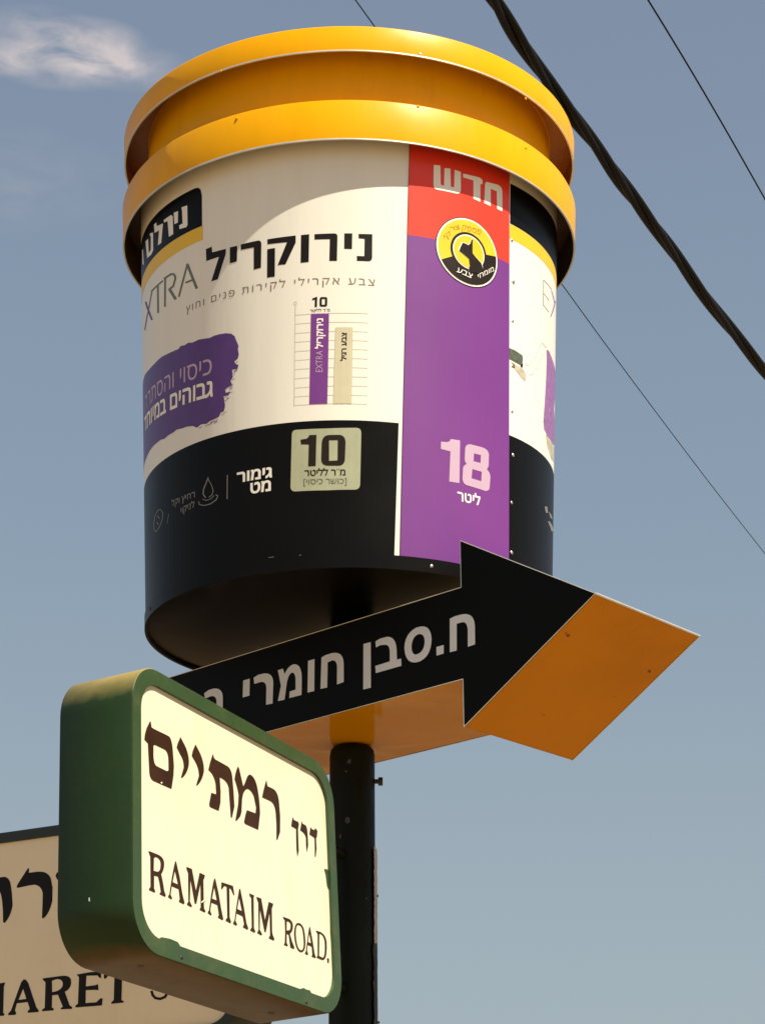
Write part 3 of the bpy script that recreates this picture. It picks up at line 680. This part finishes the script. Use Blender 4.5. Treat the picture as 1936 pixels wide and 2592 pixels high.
# ------------------------------------------------------------------ arrow sign
ca, sa = cos(radians(-43.965)), sin(radians(-43.965))
AO = Vector((-.04476, 4.99062, 0)); AU = Vector((ca, sa, 0)); AN = Vector((sa, -ca, 0))   # AN faces the camera side
arrow = thing('arrow_sign', 'deep arrow-shaped box sign, black face with white Hebrew letters, orange-yellow sides', 'direction sign', AO + Vector((0, 0, ZARB)))
aplane = Plane(AO, AU, (0, 0, 1))
def af(x, y): return aplane.inv(x, y)
def apt(a, b, d): return aplane.pt(a + .052 * d, b, d)
ht, tp, hb = af(1167, 1368), af(1506, 1502), af(1174, 1840)
sN = .3262; TAIL = -1.06; DEP = .432
outline = [(TAIL, ZARB), (sN, ZARB), (sN, hb[1]), (tp[0], tp[1]), (sN, ht[1]), (sN, ZART), (TAIL, ZART)]
# front and back faces (thin sheets), sides as folded sheet
def sheet(name, off, th, m, reverse=False):
    n = len(outline); P = [apt(a, b, off) for a, b in outline] + [apt(a, b, off - th) for a, b in outline]
    fs = [tuple(range(n)), tuple(range(n, 2 * n))[::-1]] + [(i, i + n, (i + 1) % n + n, (i + 1) % n) for i in range(n)]
    return mesh_obj(name, P, fs, m, arrow)
sheet('front_face', 0, .003, 'arrow_black')
sheet('back_face', -DEP + .003, .003, 'arrow_black')
names = ['underside', 'notch_panel', 'head_lower_panel', 'head_upper_panel', 'notch_panel', 'top_panel', 'tail_panel']
cen = Vector((-.1, (ZARB + ZART) / 2))
for i in range(7):
    a, b = Vector(outline[i]), Vector(outline[(i + 1) % 7]); d = (b - a).normalized(); inn = Vector((-d.y, d.x)) * .0025
    a = a + d * .0005; b = b - d * .0005
    nx_ = 24 if i in (0, 2) else 1
    P = []; fs = []
    for j in range(nx_ + 1):
        q = a + (b - a) * j / nx_
        for (o_, dd) in ((Vector((0, 0)), -.0035), (Vector((0, 0)), -DEP + .0035), (inn, -DEP + .0035), (inn, -.0035)): P.append(apt(q.x + o_.x, q.y + o_.y, dd))
    for j in range(nx_):
        for q in range(4): fs.append((j * 4 + q, j * 4 + (q + 1) % 4, (j + 1) * 4 + (q + 1) % 4, (j + 1) * 4 + q))
    fs += [(3, 2, 1, 0), tuple(nx_ * 4 + q for q in range(4))]
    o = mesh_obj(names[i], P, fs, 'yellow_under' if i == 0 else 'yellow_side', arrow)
# bare metal edges of the sheets
def bar(pts, r, nm='edge_trim'): return tube(nm, pts, r, 'edge', arrow, 6, 30)
fo = [apt(a, b, .0005) for a, b in outline]
for i in range(7): bar([fo[i], fo[(i + 1) % 7]], .0010)
bar([apt(*tp, 0), apt(*tp, -DEP)], .0028)  # pale bar on the tip edge puts its sunlit line in as colour
bo = [apt(a, b, -DEP) for a, b in outline]
for i in range(7): bar([bo[i], bo[(i + 1) % 7]], .0012)
hl = Plane(apt(tp[0], tp[1], 0), (apt(sN, hb[1], 0) - apt(tp[0], tp[1], 0)), (apt(tp[0], tp[1], 0) - apt(tp[0], tp[1], -1)))
for k_, (x, y, r_) in enumerate([(1434, 1606, 5), (1651, 1686, 5), (1428, 1600, 2.5), (1560, 1750, 2), (1370, 1800, 2.5)]):
    rn = random.Random(k_); L_ = [hl.inv(x + r_ * (.6 + .5 * rn.random()) * cos(t * .7), y + r_ * (.5 + .4 * rn.random()) * sin(t * .7)) for t in range(9)]
    o = fill('stain', hl, [[L_]], 'stain', arrow, .0007 if (EYE - hl.o).dot(hl.n) > 0 else -.0007)
Y5 = Win(500, 1620, 4.13); Y6 = Win(900, 1520, 5.1625)
letters(aplane, [(Y6, [(108, 570), (203, 545), (205, 1140), (105, 1165)]),
    (Y6, [(265, 535), (330, 498), (420, 475), (530, 475, 1), (540, 640), (545, 775), (600, 760), (603, 855), (270, 950), (262, 857), (452, 797), (452, 670), (450, 575, 1), (385, 580), (330, 585), (270, 615)]),
    (Y6, [(642, 620), (650, 430, 1), (800, 355), (985, 290, 1), (997, 500), (995, 720, 1), (850, 795), (655, 870, 1)], [(735, 600), (745, 470, 1), (825, 442), (905, 425, 1), (907, 540), (900, 670, 1), (812, 703), (735, 730, 1)]),
    (Y6, [(1060, 610), (1155, 583), (1155, 695), (1062, 722)]),
    (Y6, [(1235, 240), (1300, 208), (1390, 183), (1555, 150, 1), (1562, 340), (1565, 575), (1470, 607), (1470, 400), (1465, 275, 1), (1400, 285), (1325, 305), (1325, 655), (1235, 678)]),
    (Y5, [(1300, 185), (1340, 160), (1410, 138), (1530, 115, 1), (1532, 250), (1533, 440), (1462, 467), (1463, 290), (1462, 205, 1), (1410, 215), (1365, 235), (1360, 498), (1290, 512)]),
    (Y5, [(1160, 220), (1228, 200), (1225, 535), (1155, 550)]),
    (Y5, [(845, 318), (898, 300), (915, 358), (950, 275, 1), (1005, 256), (1092, 240, 1), (1095, 400), (1092, 575), (965, 608), (968, 540), (1030, 520), (1030, 400), (1020, 330, 1), (985, 345), (945, 370, 1), (932, 500), (915, 625), (845, 640), (877, 480), (862, 400)]),
    (Y5, [(592, 395), (640, 365), (705, 350), (797, 345, 1), (797, 450), (790, 665), (722, 678), (725, 500), (722, 430, 1), (665, 440), (600, 460)]),
    (Y5, [(483, 425), (552, 405), (548, 582), (478, 602)]),
    (Y5, [(75, 560), (120, 525), (175, 508), (268, 500, 1), (270, 600), (270, 850), (205, 870), (205, 640), (200, 580, 1), (150, 588), (85, 612)])], 'white_letter', arrow, .0015)

# ------------------------------------------------------------------ street sign boxes
def rrect(W, H, r, inset=0.0, n=10):
    pts = []; x0, x1, y0, y1 = inset, W - inset, inset, H - inset; r = max(r, .004)
    for (cx, cy, a0) in ((x1 - r, y0 + r, -90), (x1 - r, y1 - r, 0), (x0 + r, y1 - r, 90), (x0 + r, y0 + r, 180)):
        for i in range(n + 1): a = radians(a0 + 90 * i / n); pts.append((cx + r * cos(a), cy + r * sin(a)))
    return pts
def sign_box(parent, pl, W, H, T, r, fr, m_case, m_frame, m_panel, rec=.007, pr=.07):
    """pl: plane whose origin is the lower left front corner"""
    outer = rrect(W, H, r); inner = rrect(W, H, pr, fr); n = len(outer)
    # wrapped case
    P, fs = [], []
    prof_ = [(0.0025, -.0), (0, -.003), (0, -T + .003), (.0025, -T)]
    for (ins, d) in prof_:
        for p in rrect(W, H, r - ins, ins): P.append(pl.pt(p[0], p[1], d))
    for q in range(3):
        for i in range(n): j = (i + 1) % n; fs.append((q * n + i, q * n + j, (q + 1) * n + j, (q + 1) * n + i)[::-1])
    mesh_obj('case', P, fs, m_case, parent, 40)
    for side in (0, 1):
        z0_, sg = (0, 1) if side == 0 else (-T, -1)
        P, fs = [], []; o2 = rrect(W, H, r - .0025, .0025)
        for p in o2: P.append(pl.pt(p[0], p[1], z0_ + sg * .0004))
        for p in inner: P.append(pl.pt(p[0], p[1], z0_ + sg * .0004))
        for p in inner: P.append(pl.pt(p[0], p[1], z0_ - sg * (rec + .002)))
        for i in range(n):
            j = (i + 1) % n; fs.append((i, j, n + j, n + i)); fs.append((n + i, n + j, 2 * n + j, 2 * n + i))
        if side: fs = [f[::-1] for f in fs]
        mesh_obj('frame', P, fs, m_frame, parent)
        P = [pl.pt(p[0], p[1], z0_ - sg * rec) for p in rrect(W, H, pr + .001, fr - .001)]
        mesh_obj('panel', P, [tuple(range(n)) if not side else tuple(range(n))[::-1]], m_panel, parent)
sa_, sb_, sg_ = 1.12349672, -.0381588, -.07036031
u0 = Vector((cos(sa_) * cos(sb_), sin(sa_) * cos(sb_), sin(sb_))); w0 = Vector((-cos(sa_) * sin(sb_), -sin(sa_) * sin(sb_), cos(sb_))); n0 = u0.cross(w0)
w1 = cos(sg_) * w0 + sin(sg_) * n0
DEPTH1 = 4.22; k1 = DEPTH1 / 5
o1 = EYE + ray(335.33392, 2397.23431).normalized() * DEPTH1
W1, H1, T1 = 1.10000461 * k1, .72937754 * k1, .21147754 * k1
pl1 = Plane(o1, u0, w1)
s1 = thing('street_sign', 'cream RAMATAIM ROAD street sign box in green frame, nearest the camera', 'street sign', o1, 'box street signs on the pole')
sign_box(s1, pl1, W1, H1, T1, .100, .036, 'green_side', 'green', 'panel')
pp = Plane(pl1.pt(0, 0, -.007), pl1.u, pl1.w)
Y7 = Win(350, 1800, 6.119); Y8 = Win(580, 1900, 6.608); X1 = Win(360, 2140, 6.883); X2 = Win(540, 2190, 5.329); X3 = Win(0, 2160, 10.325); X4 = Win(0, 2430, 3.7545)
letters(pp, [(Y7, [(180, 160), (193, 162), (205, 250), (240, 275), (465, 385), (522, 415, 1), (535, 620), (552, 850), (545, 1000), (515, 1205), (235, 1080), (178, 1045, 1), (172, 940), (150, 500), (95, 440), (105, 350), (130, 260)], [(235, 535), (255, 520), (400, 590), (465, 620, 1), (468, 760), (470, 920), (440, 930), (280, 850), (242, 820, 1), (235, 700)]),
    (Y7, [(652, 400), (720, 530), (795, 690, 1), (782, 830), (765, 960, 1), (680, 1035), (662, 1025), (705, 870), (708, 760, 1), (650, 670), (595, 560), (610, 500)]),
    (Y7, [(885, 515), (950, 640), (1025, 800, 1), (1015, 940), (990, 1080, 1), (915, 1150), (895, 1150), (940, 1000), (938, 880, 1), (880, 780), (828, 690), (845, 610)]),
    (Y7, [(1155, 660), (1170, 720), (1190, 748), (1370, 848), (1440, 885, 1), (1455, 1020), (1475, 1250), (1488, 1480), (1450, 1655), (1432, 1640), (1415, 1400), (1400, 1190), (1380, 1075, 1), (1260, 1025), (1275, 1250), (1272, 1420), (1245, 1545), (1110, 1485), (1098, 1440), (1130, 1265), (1207, 1290), (1198, 1130), (1175, 985, 1), (1085, 910), (1110, 800)]),
    (Y8, [(148, 262), (165, 300), (200, 450), (235, 600), (270, 520), (305, 400, 1), (345, 400), (430, 430, 1), (470, 620), (512, 850, 1), (515, 1060), (485, 1325), (265, 1225), (248, 1190), (275, 1060), (295, 995), (440, 1050), (450, 950), (410, 760), (360, 645, 1), (300, 640), (235, 660, 1), (215, 820), (205, 1030), (185, 1100), (120, 1180), (105, 1160), (150, 900), (158, 740), (140, 620, 1), (90, 480), (100, 400), (125, 310)]),
    (Y8, [(620, 490), (628, 530), (640, 595), (725, 635), (815, 680, 1), (832, 860), (852, 1100), (850, 1360), (805, 1500), (790, 1480), (790, 1250), (778, 1050), (765, 880, 1), (680, 840), (550, 780), (570, 680), (600, 560)]),
    (Y8, [(1062, 1110), (1082, 1160), (1155, 1195), (1165, 1235), (1150, 1320), (1155, 1500), (1162, 1680), (1140, 1778), (1125, 1650), (1120, 1500), (1118, 1310), (1035, 1262), (1045, 1190)]),
    (Y8, [(1210, 1175), (1225, 1222), (1270, 1245), (1305, 1270, 1), (1310, 1400), (1320, 1580), (1300, 1702), (1285, 1600), (1282, 1460), (1272, 1385, 1), (1185, 1330), (1200, 1250)]),
    (Y8, [(1360, 1275), (1378, 1310), (1420, 1330), (1440, 1295), (1475, 1345), (1465, 1440), (1452, 1480), (1460, 1640), (1445, 1775), (1430, 1775), (1430, 1600), (1425, 1460), (1340, 1400), (1350, 1330)])], 'sign_ink', s1, .0008)
letters(pp, [(X1, [(112, 95), (250, 150), (392, 200, 1), (382, 340), (378, 440, 1), (330, 500), (360, 640), (385, 800), (410, 865), (402, 897), (305, 850), (305, 828), (325, 810), (300, 640), (275, 540), (207, 525), (207, 750), (228, 800), (218, 822), (120, 777), (122, 750), (147, 715), (142, 190), (115, 125)], [(205, 215), (240, 200), (330, 235, 1), (322, 340), (318, 455, 1), (262, 460), (200, 440)]),
    (X1, [(575, 275), (590, 280), (650, 540), (700, 850), (738, 1003), (725, 1025), (640, 982), (640, 960), (655, 930), (635, 762), (515, 710), (495, 860), (522, 918), (512, 942), (450, 900), (455, 875), (475, 845), (510, 600), (552, 370)], [(570, 440), (625, 680), (530, 640)]),
    (X1, [(770, 372), (865, 410), (935, 790), (1000, 475), (1092, 520), (1082, 570), (1065, 600), (1070, 920), (1077, 1100), (1103, 1145), (1092, 1170), (1000, 1122), (1005, 1095), (1020, 1080), (1015, 670), (942, 1018), (915, 1010), (840, 590), (830, 980), (867, 1055), (855, 1078), (783, 1035), (780, 1010), (805, 980), (800, 480), (772, 410)]),
    (X1, [(1255, 575), (1272, 580), (1330, 840), (1375, 1110), (1412, 1285), (1397, 1303), (1320, 1258), (1320, 1235), (1335, 1210), (1310, 1040), (1205, 995), (1185, 1140), (1208, 1205), (1198, 1222), (1140, 1178), (1145, 1155), (1165, 1120), (1200, 860), (1235, 650)], [(1255, 730), (1300, 960), (1215, 925)]),
    (X1, [(1380, 640), (1580, 705), (1605, 862), (1592, 868), (1545, 760), (1517, 740), (1522, 1250), (1547, 1335), (1537, 1357), (1455, 1312), (1455, 1285), (1482, 1260), (1470, 720), (1430, 705), (1385, 770), (1375, 740)]),
    (X2, [(348, 318), (362, 320), (410, 560), (445, 780), (470, 852), (462, 872), (400, 838), (400, 820), (415, 795), (395, 690), (312, 650), (298, 750), (320, 797), (312, 817), (266, 792), (268, 770), (285, 745), (310, 560), (335, 400)], [(348, 440), (385, 620), (322, 590)]),
    (X2, [(483, 378), (552, 410), (542, 440), (547, 850), (565, 892), (556, 912), (498, 882), (500, 862), (518, 835), (510, 440), (490, 415)]),
    (X2, [(580, 425), (645, 450), (695, 740), (745, 495), (807, 520), (798, 560), (787, 590), (792, 900), (802, 950), (823, 992), (814, 1018), (748, 987), (750, 965), (765, 950), (758, 640), (707, 902), (690, 900), (628, 590), (625, 870), (657, 932), (647, 948), (593, 917), (595, 895), (610, 870), (605, 500), (588, 460)]),
    (X2, [(938, 695), (1020, 725), (1082, 765, 1), (1070, 850), (1062, 905, 1), (1030, 925), (1060, 1030), (1092, 1112), (1083, 1132), (1038, 1110), (1015, 940), (988, 925), (987, 1050), (1005, 1082), (996, 1094), (948, 1073), (963, 1040), (968, 900), (962, 740), (942, 715)], [(987, 760), (1005, 758), (1048, 775, 1), (1040, 830), (1038, 890, 1), (987, 880)]),
    (X2, [(1088, 930), (1088, 785, 1), (1140, 778), (1215, 785, 1), (1230, 920), (1245, 1040, 1), (1238, 1080), (1235, 1172, 1), (1180, 1175), (1105, 1160, 1)], [(1110, 930), (1110, 805, 1), (1145, 805), (1198, 812, 1), (1208, 920), (1222, 1040, 1), (1216, 1080), (1212, 1148, 1), (1178, 1148), (1122, 1135, 1)]),
    (X2, [(1293, 832), (1303, 836), (1340, 1040), (1365, 1200), (1382, 1243), (1370, 1253), (1322, 1232), (1333, 1200), (1325, 1100), (1270, 1075), (1262, 1150), (1278, 1203), (1262, 1212), (1232, 1192), (1246, 1160), (1265, 1020), (1283, 890)], [(1293, 920), (1318, 1055), (1275, 1035)]),
    (X2, [(1378, 880), (1440, 900), (1530, 945, 1), (1527, 1080), (1532, 1285, 1), (1470, 1280), (1388, 1247), (1405, 1215), (1405, 930)], [(1428, 930), (1440, 925), (1503, 955, 1), (1502, 1080), (1505, 1248, 1), (1470, 1248), (1425, 1225)]),
    (X2, [(1530, 1250), (1558, 1265), (1555, 1322), (1538, 1315)])], 'sign_ink', s1, .0008)
# old brush marks of green paint run onto the panel, and the scratch across the M
G1 = Win(140, 2232, 4.589); G2 = Win(620, 2192, 4.13)
letters(pp, [(G1, [(1205, 652), (1240, 645), (1330, 662), (1420, 700), (1450, 745), (1400, 742), (1360, 715), (1290, 690), (1230, 668)]),
    (G2, [(505, 1292), (560, 1290), (610, 1275), (640, 1292), (675, 1300), (700, 1345), (740, 1378), (800, 1395), (880, 1418), (800, 1432), (650, 1380), (560, 1335)]),
    (G2, [(825, 30), (862, 38), (868, 140), (872, 250), (855, 200), (842, 90)]), (G2, [(885, 480), (905, 500), (915, 700), (925, 950), (905, 900), (890, 700)])], 'green', s1, .0011, 'paint_smear')
letters(pp, [(X1, [(1015, 990), (1060, 950), (1100, 930), (1120, 945), (1085, 975), (1025, 1003)]), (Y7, [(340, 1105), (360, 1095), (372, 1112), (352, 1130)])], 'panel', s1, .0016, 'scratch')
for (x, y) in [(460, 2424), (775, 2537)]: rivet(pl1, x, y, .0045, 'dark_metal', s1, .0008, 'screw')
for (x, y) in [(226, 2277)]:   # little bright chip on the end of the case
    q = Plane(pl1.pt(-.0012, 0, 0), pl1.n, pl1.w)
    letters(q, [(P1, [(x - 2, y - 5), (x + 1.5, y - 5), (x + 2, y + 4), (x - 1.5, y + 4)])], 'white_print', s1, -.0012, 'fleck')
# slots in the underside of the case
qb = Plane(pl1.pt(0, -.0006, 0), pl1.u, -pl1.n)
for (x, y) in [(357, 2447), (687, 2566)]:
    letters(qb, [(P1, [(x - 9, y - 2.5), (x, y - 3.5), (x + 9, y - 2.5), (x + 8, y + 1.5), (x, y + 2.5), (x - 8, y + 1.5)])], 'dark_metal', s1, 0, 'drain_slot')
# arms that clamp the case to the pole
e1 = pl1.pt(W1, H1 * .5, -T1 * .5)
for fz in (.22, .78):
    a = pl1.pt(W1 - .004, H1 * fz, -T1 * .8); b = Vector((PX, PY, a.z)); b = b + (a - b).normalized() * (PR - .005)
    tube('arm', [a, b], .013, 'pole', s1, 10, 40)

# second street, its box runs away behind the first one
AZ2 = radians(-29.5)
u2 = Vector((cos(AZ2), sin(AZ2), 0)); n2 = u2.cross(Vector((0, 0, 1)))
T2 = T1; H2 = H1; W2 = W1 + .02
f2 = Plane(Vector((PX, PY, 0)) + n2 * T2 / 2, u2, (0, 0, 1))
sR, zRb = f2.inv(607, 2620)
_, zT = f2.inv(100, 2094)
z2b = zT - H2
o2 = f2.pt(sR - W2, z2b, 0)
pl2 = Plane(o2, u2, (0, 0, 1))
s2 = thing('street_sign', 'shaded cream HARET street sign box in dark green frame, behind the nearer cream sign', 'street sign', o2, 'box street signs on the pole')
sign_box(s2, pl2, W2, H2, T2, .100, .030, 'green_dark', 'green_dark', 'panel2')
pq = Plane(pl2.pt(0, 0, -.007), pl2.u, pl2.w)
letters(pq, [(X3, [(745, 388), (775, 400), (765, 512), (850, 500), (1000, 480), (1130, 485), (1300, 520, 1), (1345, 680), (1385, 900), (1378, 1240), (1310, 1570, 1), (1150, 1700), (1110, 1690), (1125, 1300), (1130, 1050), (1100, 850, 1), (920, 820), (750, 845), (480, 905), (445, 885), (480, 800)]),
    (X3, [(-500, 720), (0, 632), (120, 615), (270, 620, 1), (300, 860), (325, 1050), (342, 1350), (310, 1620, 1), (140, 1820), (95, 1800), (90, 1500), (70, 1250), (40, 1020, 1), (0, 1010), (-300, 1060), (-300, 1700), (-420, 1880), (-470, 1850), (-500, 1000)]),
    (X3, [(1465, 590), (1490, 520), (1600, 440), (1800, 560), (1820, 900), (1700, 1300), (1640, 1290), (1700, 900), (1500, 670)]),
    (X4, [(-60, 228), (55, 215), (42, 255), (35, 500), (48, 515), (40, 530), (-60, 537), (-60, 520), (-38, 505), (-35, 395), (-160, 410), (-160, 370), (-33, 355), (-30, 250)]),
    (X4, [(228, 185), (248, 186), (272, 215), (350, 450), (374, 482), (367, 495), (270, 502), (268, 487), (288, 465), (268, 400), (165, 412), (147, 480), (160, 505), (150, 522), (85, 525), (82, 510), (110, 480), (205, 215)], [(225, 275), (255, 370), (180, 380)]),
    (X4, [(412, 175), (600, 150), (685, 145, 1), (680, 212), (680, 275, 1), (620, 302), (665, 430), (692, 452), (688, 465), (585, 469), (582, 456), (602, 445), (555, 330), (500, 337), (497, 450), (518, 465), (510, 480), (403, 487), (405, 472), (430, 455), (437, 210), (412, 190)], [(498, 197), (545, 182), (600, 180, 1), (602, 228), (600, 290, 1), (500, 307)]),
    (X4, [(733, 138), (870, 115), (962, 112), (967, 170), (950, 170), (930, 147), (825, 150), (820, 252), (910, 240), (935, 230), (940, 287), (910, 284), (820, 287), (817, 410), (920, 402), (960, 363), (980, 368), (972, 432), (722, 452), (720, 436), (745, 415), (755, 165)]),
    (X4, [(990, 120), (1200, 100), (1250, 100), (1255, 150), (1235, 150), (1200, 125), (1165, 130), (1158, 380), (1182, 395), (1178, 405), (1062, 417), (1062, 403), (1085, 380), (1092, 140), (1040, 142), (1005, 180), (992, 175)])], 'sign_ink2', s2, .0008)
gs = X4.stroke(pq, [(1445, 300), (1455, 335), (1480, 362), (1525, 370), (1570, 352), (1598, 310), (1590, 260), (1530, 215), (1480, 180), (1475, 130), (1520, 100), (1580, 105)], 24)
fill('lettering', pq, gs, 'sign_ink2', s2, .0008)
for fz in (.2, .8):
    a = pl2.pt(W2 - .004, H2 * fz, -T2 * .5); b = Vector((PX, PY, a.z)); b = b + (a - b).normalized() * (PR - .005)
    if fz > .5: tube('arm', [a, b], .013, 'green_dark', s2, 10, 40)
    else:
        tube('arm', [a, b], .013, 'green_dark', s2, 10, 40)

# ------------------------------------------------------------------ overhead cables
def wire_pts(px, h0, h1, ext=30):
    n = len(px); P = [at_height(x, y, h0 + (h1 - h0) * i / (n - 1)) for i, (x, y) in enumerate(px)]
    d0 = (P[0] - P[1]).normalized(); d1 = (P[-1] - P[-2]).normalized()
    pre = [P[0] + d0 * ext * k for k in (1, .5, .2, .07)]; post = [P[-1] + d1 * ext * k for k in (.07, .2, .5, 1)]
    return pre + P + post
def resample(P, step):
    out = [P[0].copy()]; acc_ = 0
    for a, b in zip(P, P[1:]):
        L = (b - a).length; d = step - acc_
        while d < L: out.append(a + (b - a) * (d / L)); d += step
        acc_ = L - (d - step)
    return out
cpx = [(1247, 0), (1297, 76), (1358, 167), (1424, 258), (1473, 322), (1525, 392), (1578, 466), (1634, 542), (1688, 616), (1742, 694), (1797, 768), (1856, 842), (1930, 934)]
P = resample(wire_pts(cpx, 5.9, 5.85, 9), .035)
for _ in range(10): P = [P[0]] + [(a + b * 2 + c) / 4 for a, b, c in zip(P, P[1:], P[2:])] + [P[-1]]
cab = thing('power_cable', 'thick black twisted power cable sloping behind the bucket at right', 'cable', P[0], 'overhead cables and wires')
rnd = random.Random(4)
ph = [0]
for i in range(1, len(P)): ph.append(ph[-1] + .035 * 2 * pi / (1.7 + .55 * sin(i * .043) + .25 * sin(i * .117 + 1) + .1 * sin(i * .31)))
for kx in range(3):
    pts = []
    for i, p in enumerate(P):
        t = (P[min(i + 1, len(P) - 1)] - P[max(i - 1, 0)]).normalized(); a = t.cross(Vector((0, 0, 1))).normalized(); b = t.cross(a)
        hr_ = .0145 * (1 + .25 * sin(i * .09 + kx * 2.1)); w_ = ph[i] + kx * 2 * pi / 3 + .35 * sin(i * .06 + kx)
        pts.append(p + a * hr_ * cos(w_) + b * hr_ * sin(w_))
    tube('conductor', pts, .0155, 'cable', cab, 8, 180)
def wire(px, h, r, label, n=60):
    P = resample(wire_pts(px, h, h, 9), .2)
    for _ in range(20): P = [P[0]] + [(a + b * 2 + c) / 4 for a, b, c in zip(P, P[1:], P[2:])] + [P[-1]]
    o = tube('overhead_wire', P, r, 'cable', None, 6, 180)
    tag(o, label, 'wire', 'overhead cables and wires')
wire([(1641, 0), (1720, 125), (1806, 271), (1870, 388), (1936, 506)], 6.6, .0040, 'single thin black wire crossing the sky at the upper right')
wire([(899, 0), (940, 57), (1170, 372), (1419, 715), (1530, 872), (1650, 1030), (1780, 1205), (1936, 1403)], 6.8, .0030, 'thin wire passing behind the bucket and out below its rim')
